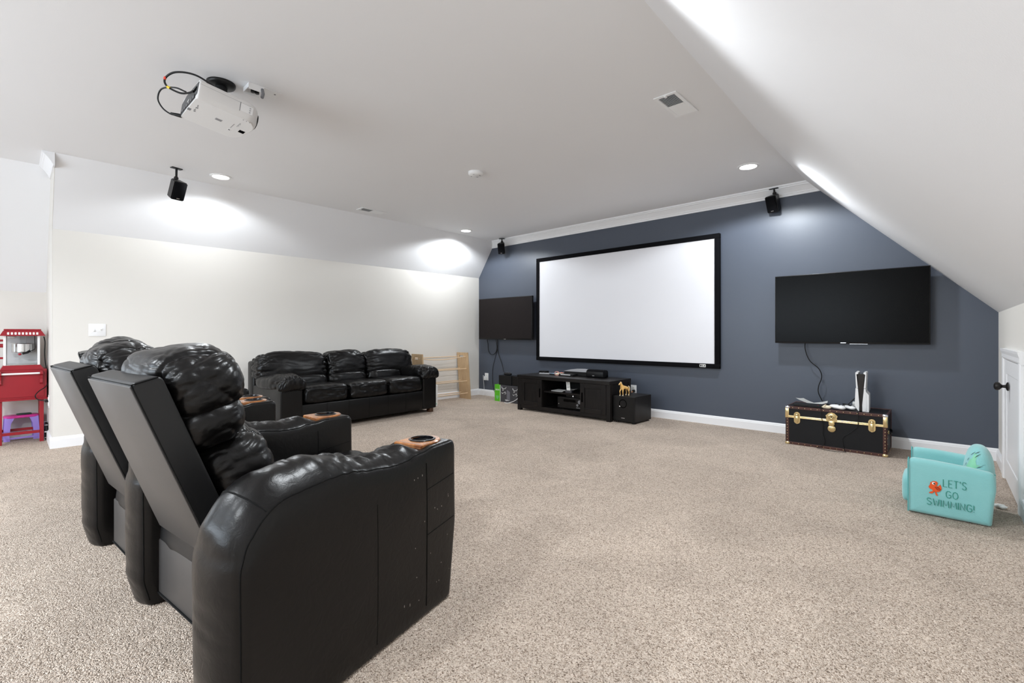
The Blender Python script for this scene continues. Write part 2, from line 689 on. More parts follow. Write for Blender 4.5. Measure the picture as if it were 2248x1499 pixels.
def xc(y):                                         # the right ceiling crease wanders
    P = [(-3.3, -1.04), (0, -1.06), (2.05, -1.071), (2.47, -1.085), (3.15, -1.098), (3.9, -1.118), (4.8, -1.123), (5.8, -1.121)]
    for (a, u), (b, v) in zip(P, P[1:]):
        if y <= b:
            return u + (v - u) * (y - a) / (b - a)
    return P[-1][1]


struct('floor', box(B(), XA - 0.1, 0.55, YR - 0.1, D + 0.1, -0.1, 0), M_CARPET)
struct('wall_front', prism(B(), [(XL, 0), (XR, 0), (XR, ZKR), (xc(D), CZ), (XCL, CZ), (XL, ZKL)], 1, D, D + 0.1), M_BLUE)
struct('wall_left', box(B(), XL - 0.1, XL, YA, D, 0, ZKL), M_BEIGE)
struct('ceiling_slope_left', prism(B(), [(XL, ZKL), (XCL, CZ), (XCL - 0.1, CZ + 0.08), (XL - 0.1, ZKL)], 1, YA, D), M_CEIL)
struct('wall_return', prism(B(), [(XA, 0), (XL, 0), (XL, ZKL), (XCL, CZ), (XA, CZ)], 1, YA - 0.004, YA - 0.0005), M_BEIGE)
ZA, XAC = 1.495, -6.21
bm = B()
wy0, wy1, wz0, wz1 = -2.65, -0.85, 0.5, 1.4
box(bm, XA - 0.1, XA, YR, wy0, 0, ZA)
box(bm, XA - 0.1, XA, wy1, YA, 0, ZA)
box(bm, XA - 0.1, XA, wy0, wy1, 0, wz0)
box(bm, XA - 0.1, XA, wy0, wy1, wz1, ZA)
struct('wall_alcove', bm, M_BEIGE)
struct('ceiling_slope_alcove', prism(B(), [(XA, ZA), (XAC, CZ), (XAC - 0.1, CZ + 0.06), (XA - 0.1, ZA)], 1, YR, YA), M_CEIL)

bm = B()                                           # right knee wall
for ya, yb in ((YR, D),):
    vs = [bm.verts.new(p) for p in ((xr(ya), ya, 0), (xr(yb), yb, 0), (xr(yb), yb, ZKR), (xr(ya), ya, ZKR),
                                    (xr(ya) + 0.1, ya, 0), (xr(yb) + 0.1, yb, 0), (xr(yb) + 0.1, yb, ZKR), (xr(ya) + 0.1, ya, ZKR))]
    for f in ((0, 1, 2, 3), (7, 6, 5, 4), (0, 3, 7, 4), (1, 5, 6, 2), (3, 2, 6, 7), (0, 4, 5, 1)):
        bm.faces.new([vs[i] for i in f])
struct('wall_right', bm, M_BEIGE)
YS = [YR, -1.5, 0, 1.0, 2.05, 2.47, 3.15, 3.9, 4.8, D]
bm = B()
rows = []
for y in YS:
    rows.append([bm.verts.new(p) for p in ((xr(y), y, ZKR), (xc(y), y, CZ), (xc(y) + 0.06, y, CZ + 0.08), (xr(y) + 0.1, y, ZKR))])
for a, b in zip(rows, rows[1:]):
    for i in range(4):
        j = (i + 1) % 4
        bm.faces.new((a[i], a[j], b[j], b[i]))
bm.faces.new(rows[0][::-1])
bm.faces.new(rows[-1])
struct('ceiling_slope_right', bm, M_CEIL)
bm = B()
rows = []
for y in YS:
    x0 = XAC
    rows.append([bm.verts.new(p) for p in ((x0, y, CZ), (xc(y), y, CZ), (xc(y) + 0.06, y, CZ + 0.08), (x0, y, CZ + 0.08))])
for a, b in zip(rows, rows[1:]):
    for i in range(4):
        j = (i + 1) % 4
        bm.faces.new((a[i], a[j], b[j], b[i]))
bm.faces.new(rows[0][::-1])
bm.faces.new(rows[-1])
struct('ceiling', bm, M_CEIL)
bm = B()                                           # rear wall around its window
rx0, rx1, rz0, rz1 = -5.0, -1.6, 0.70, 2.20
box(bm, XA, rx0, YR - 0.1, YR, 0, CZ)
box(bm, rx1, 0.5, YR - 0.1, YR, 0, CZ)
box(bm, rx0, rx1, YR - 0.1, YR, 0, rz0)
box(bm, rx0, rx1, YR - 0.1, YR, rz1, CZ)
struct('wall_rear', bm, M_BEIGE)


def window(name, M, wd, ht):
    t = bpy.data.objects.new(name, None)
    t['kind'] = 'structure'
    COL.objects.link(t)
    bm = B()
    for x0, x1, z0, z1 in ((0, wd, 0, 0.05), (0, wd, ht - 0.05, ht), (0, 0.05, 0, ht), (wd - 0.05, wd, 0, ht), (wd / 2 - 0.02, wd / 2 + 0.02, 0, ht), (0, wd, ht / 2 - 0.02, ht / 2 + 0.02)):
        box(bm, x0, x1, -0.03, 0.03, z0, z1, M=M)
    obj('window_frame', bm, M_TRIM, t, False)
    obj('pane', box(B(), 0.05, wd - 0.05, -0.003, 0.003, 0.05, ht - 0.05, M=M), M_GLASS, t, False)
    return t


window('window_1', T(rx0, YR - 0.05, rz0), rx1 - rx0, rz1 - rz0)
window('window_2', T(XA - 0.05, wy0, wz0) @ RZ(90), wy1 - wy0, wz1 - wz0)

BB = [(0, 0), (0.014, 0), (0.014, 0.078), (0.010, 0.084), (0.010, 0.090), (0.006, 0.098), (0, 0.104)]


def baseboard(name, p0, p1, nx, ny):
    """profile runs out along (nx, ny) from the line p0-p1"""
    bm = B()
    A = [bm.verts.new((p0[0] + nx * a, p0[1] + ny * a, b)) for a, b in BB]
    C = [bm.verts.new((p1[0] + nx * a, p1[1] + ny * a, b)) for a, b in BB]
    for i in range(len(BB)):
        j = (i + 1) % len(BB)
        bm.faces.new((A[i], A[j], C[j], C[i]))
    bm.faces.new(A)
    bm.faces.new(C[::-1])
    return struct(name, bm, M_TRIM)


baseboard('baseboard_front', (XL + 0.014, D), (XR, D), 0, -1)
baseboard('baseboard_left', (XL, YA - 0.018), (XL, D), 1, 0)
baseboard('baseboard_return', (XA + 0.014, YA - 0.004), (XL, YA - 0.004), 0, -1)
baseboard('baseboard_alcove', (XA, YR), (XA, YA - 0.004), 1, 0)
DY0, DY1 = 4.03, 5.09
baseboard('baseboard_right', (xr(DY1), DY1), (xr(D), D - 0.014), -1, 0)
baseboard('baseboard_right', (xr(YR), YR), (xr(DY0), DY0), -1, 0)

CR = [(0, 0.115), (0, 0), (0.012, 0), (0.014, 0.018), (0.020, 0.024), (0.022, 0.034), (0.040, 0.060), (0.058, 0.082), (0.066, 0.086), (0.068, 0.096), (0.078, 0.100), (0.080, 0.115)]
bm = B()
A, C = [], []
for a, b in CR:
    z = CZ - 0.115 + b
    A.append(bm.verts.new((XCL - (CZ - z) * 0.689, D - a, z)))
    C.append(bm.verts.new((xc(D) + (CZ - z) * 0.992, D - a, z)))
for i in range(len(CR)):
    j = (i + 1) % len(CR)
    bm.faces.new((A[i], A[j], C[j], C[i]))
bm.faces.new(A)
bm.faces.new(C[::-1])
struct('trim_1', bm, M_TRIM)
bm = B()
prism(bm, [(YA - 0.004 - a, CZ - 0.115 + b) for a, b in CR], 0, XAC, XCL)
struct('trim_2', bm, M_TRIM)

# access door in the right knee wall
door = bpy.data.objects.new('door_1', None)
door['kind'] = 'structure'
door.location = (xr(DY0), DY0, 0)
door.rotation_euler = (0, 0, math.atan(0.0177))
COL.objects.link(door)
DW = DY1 - DY0


def casing(y0, y1, z0, z1, along):
    bm = B()
    if along == 'z':
        prism(bm, [(0.0, y0), (-0.012, y0), (-0.018, y0 + 0.012), (-0.020, (y0 + y1) / 2), (-0.020, y1 - 0.012), (-0.014, y1), (0.0, y1)], 2, z0, z1)
    else:
        prism(bm, [(0.0, z0), (-0.014, z0), (-0.020, z0 + 0.012), (-0.020, (z0 + z1) / 2), (-0.026, z1 - 0.016), (-0.028, z1), (0.0, z1)], 1, y0, y1)
    return bm


obj('casing', casing(0.0, 0.075, 0, 0.885, 'z'), M_TRIM, door, False)
obj('casing', casing(DW - 0.075, DW, 0, 0.885, 'z'), M_TRIM, door, False)
obj('casing', casing(-0.01, DW + 0.01, 0.88, 0.955, 'y'), M_TRIM, door, False)
bm = B()
y0, y1 = 0.085, DW - 0.085
box(bm, -0.004, 0.03, y0, y1, 0.012, 0.875, 0.002)
obj('door_panel', bm, M_DOOR, door, False)
for a, b in ((y0, y0 + 0.1), (y1 - 0.1, y1)):
    obj('stile', box(B(), -0.009, -0.003, a, b, 0.012, 0.875, 0.003), M_DOOR, door, False)
for a, b in ((0.012, 0.16), (0.775, 0.875)):
    obj('rail', box(B(), -0.009, -0.003, y0 + 0.1, y1 - 0.1, a, b, 0.003), M_DOOR, door, False)
ky, kz = 4.75 - DY0, 0.695
kn = obj('door_knob', lathe(B(), [(0.030, 0), (0.030, 0.006), (0.024, 0.010), (0.011, 0.014), (0.010, 0.030), (0.016, 0.036), (0.026, 0.044), (0.029, 0.054), (0.026, 0.065), (0.014, 0.072), (0, 0.074)], (-0.009, ky, kz), (-1, 0, 0)), M_DARKMETAL, door)
for z in (0.2, 0.68):
    obj('hinge', cyl(B(), (-0.012, 0.079, z), (-0.012, 0.079, z + 0.08), 0.005, seg=8), M_METAL, door)


# ------------------------------------------------------------------ ceiling fittings
def downlight(x, y, label):
    t = thing('recessed_light', label, 'ceiling light', (x, y, CZ), 0, 'recessed ceiling lights')
    obj('trim_ring', lathe(B(), [(0.070, -0.003), (0.074, -0.009), (0.092, -0.006), (0.096, 0.0)], (0, 0, 0), (0, 0, 1), 40), M_WHITE, t)
    obj('lens', lathe(B(), [(0, -0.006), (0.05, -0.0055), (0.072, -0.003)], (0, 0, 0), (0, 0, 1), 40), M_LENS, t)
    return t


downlight(*CANS[0][:2], 'lit recessed ceiling light beside the surround speaker over the sofa side')
downlight(*CANS[1][:2], 'small lit recessed ceiling light in the far left ceiling corner')
downlight(*CANS[2][:2], 'lit recessed ceiling light at right, in front of the blue wall')
downlight(*CANS[3][:2], 'lit recessed ceiling light just above the frame, near the ceiling centre')


def vent(x0, x1, y0, y1, label, drk):
    t = thing('ceiling_vent', label, 'vent', ((x0 + x1) / 2, (y0 + y1) / 2, CZ), 0, 'white ceiling supply vents')
    hx, hy = (x1 - x0) / 2, (y1 - y0) / 2
    bm = B()
    m = 0.024
    for a, b, c, d in ((-hx, hx, -hy, -hy + m), (-hx, hx, hy - m, hy), (-hx, -hx + m, -hy + m, hy - m), (hx - m, hx, -hy + m, hy - m), (-hx + m, hx - m, -0.006, 0.006)):
        box(bm, a, b, c, d, -0.007, 0, 0.002, 1)
    obj('frame', bm, M_WHITE, t, False)
    obj('backing', box(B(), -hx + m, hx - m, -hy + m, hy - m, -0.0015, -0.0005), M_VENTGREY, t, False)
    n = 12
    for half in (0, 1):
        ya, yb = ((-hy + m, -0.006), (0.006, hy - m))[half]
        for k in range(n):
            y = ya + (yb - ya) * (k + 0.5) / n
            M = T(0, y, -0.004) @ RX(38 if half == drk else -42)
            obj('slat', box(B(), -hx + m, hx - m, -0.0052, 0.0052, -0.0005, 0.0005, M=M), M_WHITE, t, False)
    obj('lever', box(B(), -0.008, 0.008, -hy + 0.004, -hy + 0.03, -0.014, -0.006, 0.002), M_WHITE, t)
    return t


vent(-1.475, -1.318, 2.95, 3.32, 'white louvred ceiling vent at right, beside the sloped ceiling', 0)
vent(-5.515, -5.355, 3.01, 3.36, 'white louvred ceiling vent above the sofa, seen nearly edge-on', 0)

t = thing('smoke_detector', 'round white smoke detector on the middle of the flat ceiling', 'smoke detector', (-3.405, 3.115, CZ))
obj('body', lathe(B(), [(0.072, 0), (0.072, -0.012), (0.066, -0.026), (0.052, -0.034), (0, -0.036)], seg=32), M_WHITE, t)
for k in range(4):
    a = k * math.pi / 2 + 0.4
    obj('vent_slot', box(B(), -0.009, 0.009, -0.003, 0.003, -0.0355, -0.032, M=T(0.045 * math.cos(a), 0.045 * math.sin(a), 0) @ RZ(math.degrees(a) + 90)), M_GREY, t)


def speaker(loc, yaw, tilt, label, drop=0.05):
    t = thing('surround_speaker', label, 'speaker', loc, yaw, 'small black ceiling speakers')
    obj('mount_plate', box(B(), -0.045, 0.045, -0.022, 0.022, -0.008, 0, 0.002), M_BLACK, t)
    bm = B()
    tube(bm, smooth_path([(0, 0, -0.006), (0, -0.002, -drop * 0.6), (0, -0.004, -drop)], 5), 0.0095, 10)
    obj('bracket', bm, M_BLACK, t)
    obj('ball_joint', lathe(B(), [(0, -0.02), (0.014, -0.014), (0.02, 0), (0.014, 0.014), (0, 0.02)], (0, -0.006, -drop)), M_DARKMETAL, t)
    M = T(0, -0.006, -drop - 0.008) @ RX(tilt)
    bm = B()
    prism(bm, [(-0.058, 0.058), (-0.040, -0.058), (0.040, -0.058), (0.058, 0.058)], 2, -0.175, 0.0, M @ T(0, 0.05, 0))
    bmesh.ops.bevel(bm, geom=bm.edges[:], offset=0.008, segments=2, affect='EDGES')
    obj('cabinet', bm, M_SATIN, t)
    g = obj('grille', box(B(), -0.050, 0.050, 0.106, 0.112, -0.168, -0.007, 0.003, M=M), M_VELVET, t)
    obj('badge', box(B(), -0.013, 0.013, 0.112, 0.1132, -0.160, -0.154, M=M), M_METAL, g)
    return t


# ------------------------------------------------------------------ projection screen and televisions
t = thing('projection_screen', 'large white projection screen in a black velvet frame on the blue wall', 'projector screen', (-3.365, D - 0.03, 1.44))
hw, hh = 1.378, 0.783
bw = 0.056
for a, b, c, d in ((-hw, hw, hh - bw, hh), (-hw, hw, -hh, -hh + bw), (-hw, -hw + bw, -hh + bw, hh - bw), (hw - bw, hw, -hh + bw, hh - bw)):
    obj('frame_rail', box(B(), a, b, -0.024, 0.028, c, d, 0.004), M_VELVET, t)
obj('fabric', box(B(), -hw + bw - 0.005, hw - bw + 0.005, -0.012, -0.008, -hh + bw - 0.005, hh - bw + 0.005), M_PROJ, t, False)
lg = obj('badge', box(B(), hw - 0.225, hw - 0.155, -0.0262, -0.024, -hh + 0.014, -hh + 0.046), M_PAPER, t, False)
for k, (a, b, c, d) in enumerate(((0.006, 0.022, 0.005, 0.027), (0.028, 0.036, 0.005, 0.027), (0.036, 0.064, 0.008, 0.013), (0.050, 0.064, 0.013, 0.022))):
    obj('badge_mark', box(B(), hw - 0.225 + a, hw - 0.225 + b, -0.0268, -0.0262, -hh + 0.014 + c, -hh + 0.014 + d), M_BLACK, lg, False)


def tv(name, x0, x1, z0, z1, label, scr, bez, logo_x):
    yc = D - 0.085
    t = thing(name, label, 'television', ((x0 + x1) / 2, yc, (z0 + z1) / 2), 0, 'televisions on the blue wall')
    hx, hz = (x1 - x0) / 2, (z1 - z0) / 2
    obj('housing', box(B(), -hx, hx, -0.034, 0.008, -hz, hz, 0.004), M_SATIN, t)
    obj('rear_cover', box(B(), -hx * 0.8, hx * 0.8, 0.008, 0.03, -hz * 0.85, hz * 0.5, 0.008), M_BLACK, t)
    obj('screen', box(B(), -hx + bez, hx - bez, -0.0365, -0.034, -hz + bez * 1.8, hz - bez), scr, t, False)
    obj('logo', box(B(), logo_x - 0.022, logo_x + 0.022, -0.0352, -0.034, -hz + 0.005, -hz + 0.012), M_METAL, t, False)
    obj('wall_bracket', box(B(), -0.22, 0.22, 0.03, 0.084, -0.16, 0.16, 0.003), M_BLACK, t, False)
    return t


tv('television', -5.975, -4.775, 0.968, 1.655, 'smaller matte dark television on the wall left of the projection screen', M_SCREENBRN, 0.012, 0.02)
t = tv('television', -1.393, -0.163, 0.966, 1.663, 'large glossy black television on the wall right of the projection screen', M_SCREENBLK, 0.008, -0.02)
obj('stand_slot', box(B(), 0.03, 0.17, -0.03, -0.01, -0.352, -0.347), M_METAL, t, False)

cl = thing('cable', 'black cables hanging below the left television to the console box', 'cable', (-5.65, D - 0.02, 0.95))


def rel(o, pts):
    return [Vector(p) - o.location for p in pts]


cord('loop', rel(cl, [(-5.855, 5.615, 1.0), (-5.855, 5.64, 0.90), (-5.845, 5.645, 0.78), (-5.80, 5.645, 0.72), (-5.73, 5.645, 0.71), (-5.66, 5.645, 0.76), (-5.64, 5.645, 0.85), (-5.655, 5.63, 0.99)]), 0.005, M_BLACK, cl)
cord('lead', rel(cl, [(-5.60, 5.62, 1.0), (-5.625, 5.645, 0.84), (-5.60, 5.645, 0.72), (-5.50, 5.63, 0.55), (-5.40, 5.56, 0.45), (-5.30, 5.50, 0.42)]), 0.005, M_BLACK, cl)
cord('lead', rel(cl, [(-5.63, 5.645, 0.80), (-5.69, 5.648, 0.64), (-5.745, 5.648, 0.46), (-5.745, 5.648, 0.24), (-5.69, 5.62, 0.12), (-5.62, 5.60, 0.06)]), 0.004, M_BLACK, cl)
cr = thing('cable', 'black cable hanging below the right television to the trunk', 'cable', (-1.05, D - 0.02, 0.95))
cord('lead', rel(cr, [(-1.131, 5.615, 1.0), (-1.128, 5.60, 0.90), (-1.09, 5.60, 0.79), (-1.01, 5.60, 0.71), (-0.985, 5.60, 0.63), (-1.01, 5.60, 0.54), (-1.015, 5.60, 0.48), (-0.995, 5.60, 0.42), (-0.965, 5.585, 0.375), (-0.90, 5.50, 0.370)]), 0.0045, M_BLACK, cr)

speaker((-1.416, 5.60, CZ - 0.02), math.radians(168), -22, 'black ceiling speaker at right, tilted down over the big blue wall')
speaker((-5.42, 5.54, CZ - 0.01), math.radians(212), -22, 'black ceiling speaker in the far left corner by the crown moulding')
speaker((-5.385, 1.10, CZ), math.radians(-75), -26, 'black surround speaker hanging near the camera-side recessed light', 0.095)


# ------------------------------------------------------------------ wall plates
def outlet(x, z, label, w=0.085, h=0.125):
    t = thing('wall_outlet', label, 'outlet', (x, D, z))
    obj('cover_plate', box(B(), -w / 2, w / 2, -0.006, 0, -h / 2, h / 2, 0.002), M_WHITE, t)
    for s in (-1, 1):
        s_ = obj('socket', box(B(), -0.017, 0.017, -0.008, -0.006, s * 0.026 - 0.016, s * 0.026 + 0.016, 0.003), M_PAPER, t)
        for d in (-0.006, 0.006):
            obj('slot', box(B(), d - 0.0012, d + 0.0012, -0.0084, -0.0079, s * 0.026 - 0.005, s * 0.026 + 0.006), M_DARKHOLE, s_, False)
    return t


outlet(-5.902, 0.325, 'white wall outlet with charger plugged in, under left television')
outlet(-3.105, 0.325, 'white wall outlet behind the toy horse, beside the media console')
t = thing('phone_charger', 'white plug-in charger with thin white cord in the left outlet', 'charger', (-5.902, D - 0.009, 0.315))
obj('plug', box(B(), -0.036, 0.004, -0.035, 0, -0.048, 0.014, 0.005), M_WHITE, t)
cord('cord', [(-0.02, -0.03, 0.015), (-0.045, -0.035, 0.03), (-0.062, -0.02, 0.0), (-0.055, -0.012, -0.10), (-0.045, -0.012, -0.20), (-0.03, -0.020, -0.26), (-0.02, -0.035, -0.30)], 0.003, M_WHITE, t)
t = thing('power_plug', 'black and orange plug leaning in the outlet by the subwoofer', 'plug', (-3.105, D - 0.009, 0.31))
obj('plug_head', cyl(B(), (0.012, 0, 0.0), (0.012, -0.03, 0.0), 0.018), M_BLACK, t)
tube_pts = smooth_path([(0.01, -0.03, 0.0), (-0.01, -0.04, -0.025), (-0.04, -0.045, -0.07), (-0.05, -0.05, -0.12)], 5)
obj('cord', tube(B(), tube_pts, 0.009), mat('copper_cord', (0.45, 0.22, 0.12), 0.5), t)

t = thing('light_switch', 'white double light switch plate on the beige wall behind recliners', 'light switch', (XL, 0.604, 1.098))
obj('cover_plate', box(B(), 0, 0.006, -0.064, 0.064, -0.060, 0.060, 0.003), M_WHITE, t)
for s in (-1, 1):
    q = obj('switch_frame', box(B(), 0.006, 0.008, s * 0.026 - 0.008, s * 0.026 + 0.008, -0.015, 0.015, 0.001), M_WHITE, t)
    obj('toggle', box(B(), 0.004, 0.022, s * 0.026 - 0.005, s * 0.026 + 0.005, -0.005, 0.005, 0.001, M=T(0, 0, 0) @ RY(-25 * s)), M_PAPER, q)


# ------------------------------------------------------------------ recliners
ARM_L, ARM_W, ARM_H = 0.93, 0.235, 0.628


def arm_profile():
    return rpoly([(0.048, 0.0, 0.02), (0.025, 0.10, 0.12), (0.022, 0.50, 0.12), (0.105, 0.598, 0.14), (0.36, 0.622, 0.25), (0.60, 0.592, 0.3),
                  (0.77, ARM_H, 0.1), (ARM_L - 0.010, ARM_H + 0.002, 0.035), (ARM_L - 0.006, 0.30, 0.3), (ARM_L - 0.045, 0.0, 0.02)], 8, 0.011)


def make_arm(parent, M0, chips=False):
    prof = arm_profile()
    TW = 0.20                                                      # arms narrow towards the front

    class Taper:
        def __matmul__(self, v):
            return M0 @ Vector((v.x * (1 - TW * v.y / ARM_L), v.y, v.z))
    M = Taper()

    def tp(bm):
        for v in bm.verts:
            v.co = M @ v.co
        return bm

    def d(p, n):
        top = max(0.0, n.z) ** 2 * max(0.0, min(1.0, (p.z - 0.44) / 0.08))
        f = max(0.0, min(1, (0.73 - p.y) / 0.06)) * max(0, min(1, (p.y - 0.02) / 0.14))
        c = max(0.0, 1 - (abs(p.x) / (ARM_W / 2)) ** 2.4)
        o = (0.052 + 0.038 * max(0.0, 1 - abs(p.y - 0.22) / 0.22)) * top * f * c                                    # padded top
        o -= top * f * c * 0.011 * wrk(p, 9, 3.1, (0.7, 1.6, 1), 3)
        o -= top * f * c * 0.009 * wrk(p, 22, 8.3, (0.5, 1.5, 1), 3.0) + top * f * 0.003 * wrk(p, 48, 1.3, (0.5, 1.4, 1), 3.0)
        back = max(0.0, -n.y) ** 2
        o += back * c * 0.036 - back * c * 0.004 * wrk(p, 10, 7.7, (0.5, 1, 1.8), 3)
        sh = max(0.0, min(1.0, (p.z - 0.30) / 0.22)) * max(0.0, min(1.0, (0.50 - p.y) / 0.22)) * (1 - abs(n.x) ** 2)
        k_ = 0.25 + 0.75 * max(0.0, n.z)
        o = max(o, 0.080 * sh * c * k_ - 0.006 * sh * c * wrk(p, 9, 3.1, (0.7, 1.6, 1), 3))
        side = abs(n.x) ** 3
        o += side * 0.0025 * noise.noise(Vector((p.y * 5 + 4, p.z * 5, p.x)))
        return o
    bm = soft_extrude(prof, ARM_W, 0.022, 0.008, 22, d, None, rings=7)
    tree = BVHTree.FromBMesh(bm)
    a = obj('arm', tp(bm), M_LEATHER, parent, True, 70)

    def hit(o, dr, off=0.001):
        h = tree.ray_cast(Vector(o), Vector(dr))
        return M @ ((h[0] if h[0] else Vector(o)) - Vector(dr).normalized() * off)
    # stitched seams along both rims, round the cup panel and across the shoulder
    cen = sum((p for p in prof), Vector((0, 0))) / len(prof)
    path = [p for p in prof if p.y > 0.02 and p.x < 0.80]
    k0 = max(range(len(path)), key=lambda i: (path[i] - path[i - 1]).length)
    path = path[k0:] + path[:k0]
    for s in (-1, 1):
        x = s * (ARM_W / 2 - 0.010)
        pts = []
        for p in path:
            o = Vector((p.x - cen.x, p.y - cen.y)).normalized()
            pts.append(hit((x, p.x + o.x * 0.15, p.y + o.y * 0.15), (0, -o.x, -o.y), 0.0))
        obj('seam', tube(B(), pts, 0.0022, 6), M_SEAM, a)
        for nm, ln, r in (('panel_seam', [(0.725, z) for z in (0.04, 0.15, 0.28, 0.40, 0.50, 0.575)], 0.0018), ('panel_seam', [(0.47, z) for z in (0.04, 0.15, 0.28, 0.40, 0.50)], 0.0011),
                          ('tuck', [(y, 0.475 + (y - 0.725) * 0.10) for y in (0.725, 0.78, 0.84, 0.90)], 0.0016), ('tuck', [(y, 0.305 + (y - 0.725) * 0.08) for y in (0.725, 0.78, 0.84, 0.90)], 0.0016)):
            obj(nm, tube(B(), [hit((s * 0.4, y, z), (-s, 0, 0), 0.0004) for y, z in ln], r, 6), M_SEAM, a)
    obj('cross_seam', tube(B(), [hit((t_ * ARM_W / 2 * 0.88, -0.06, 0.80), (0, 0.60, -0.80), 0.0) for t_ in (-1, -0.75, -0.5, -0.25, 0, 0.25, 0.5, 0.75, 1)], 0.0026, 6), M_SEAM, a)
    if chips:
        rn = random.Random(3)
        for _ in range(16):
            y, z = 0.58 + 0.33 * rn.random(), 0.06 + 0.36 * rn.random() ** 0.8
            p = hit((0.4, y, z), (-1, 0, 0), 0.0)
            obj('scuff', cushion(0.0008, 0.0011 + 0.0014 * rn.random(), 0.0012 + 0.0018 * rn.random(), 2, 4, None, None, Matrix.Translation(p)), M_SCUFF, a)
        for y, z, l_ in ((0.70, 0.535, 0.008), (0.655, 0.530, 0.006), (0.675, 0.532, 0.005), (0.60, 0.10, 0.010), (0.63, 0.09, 0.012)):
            p = hit((0.4, y, z), (-1, 0, 0), 0.0)
            obj('scuff', cushion(0.0008, 0.0018, l_ / 2, 2, 4, None, None, Matrix.Translation(p)), M_SCUFF, a)
    # wooden cup plate with a rimmed black cup
    cy = ARM_L - 0.112
    zt = ARM_H + 0.0005
    hw_, hb, hf = 0.086, 0.088, 0.080
    pl = [(-hw_ + 0.006, cy - hb), (hw_ - 0.006, cy - hb)]
    for k in range(9):
        an = -0.30 + (math.pi + 0.6) * k / 8
        pl.append((hw_ * math.cos(an), cy + hf * math.sin(an) * (1 if math.sin(an) > 0 else 0.4)))
    bm = B()
    outer0 = [bm.verts.new(M @ Vector((x, y, zt - 0.008))) for x, y in pl]
    outer1 = [bm.verts.new(M @ Vector((x, y, zt + 0.004))) for x, y in pl]
    outer2 = [bm.verts.new(M @ Vector((x * 0.95, cy + (y - cy) * 0.95, zt + 0.008))) for x, y in pl]
    inner = []
    for x, y in pl:
        an = math.atan2(y - cy, x)
        inner.append(bm.verts.new(M @ Vector((0.051 * math.cos(an), cy + 0.051 * math.sin(an), zt + 0.008))))
    n = len(pl)
    for i in range(n):
        j = (i + 1) % n
        for A_, B_ in ((outer0, outer1), (outer1, outer2), (outer2, inner)):
            bm.faces.new((A_[i], A_[j], B_[j], B_[i]))
    cp = obj('cup_plate', bm, M_BURL, a)
    bm = lathe(B(), [(0.0, -0.07), (0.038, -0.07), (0.044, 0.0), (0.0455, 0.0125), (0.050, 0.0125), (0.054, 0.009), (0.052, 0.005)], (0, 0, 0), (0, 0, 1), 32)
    bmesh.ops.transform(bm, matrix=M0 @ T(0, cy, zt), verts=bm.verts[:])
    obj('cup_holder', bm, M_GLOSS, a)
    return a


def pillow_disp(seed, amp, edge):
    def f(p, n):
        o = 0.010 * noise.noise(Vector((p.x * 7 + seed, p.y * 7, p.z * 7)))
        e = edge(p)
        o -= amp * 0.36 * e * wrk(p, 5.5, seed, (0.7, 0.9, 1.5), 4.0)
        o -= amp * 0.15 * e * wrk(p, 13, seed + 5, (0.5, 0.8, 1.8), 4.0)
        o -= amp * 0.07 * e * wrk(p, 30, seed + 9, (0.45, 0.8, 1.9), 3.0)
        s_ = abs(p.x) - 0.165                                       # gathered vertical seams
        o -= 0.010 * math.exp(-(s_ / 0.006) ** 2) + 0.006 * math.exp(-(s_ / 0.035) ** 2) * wrk(p, 24, seed + 3, (0.3, 0.6, 1.6), 3.0)
        return o
    return f


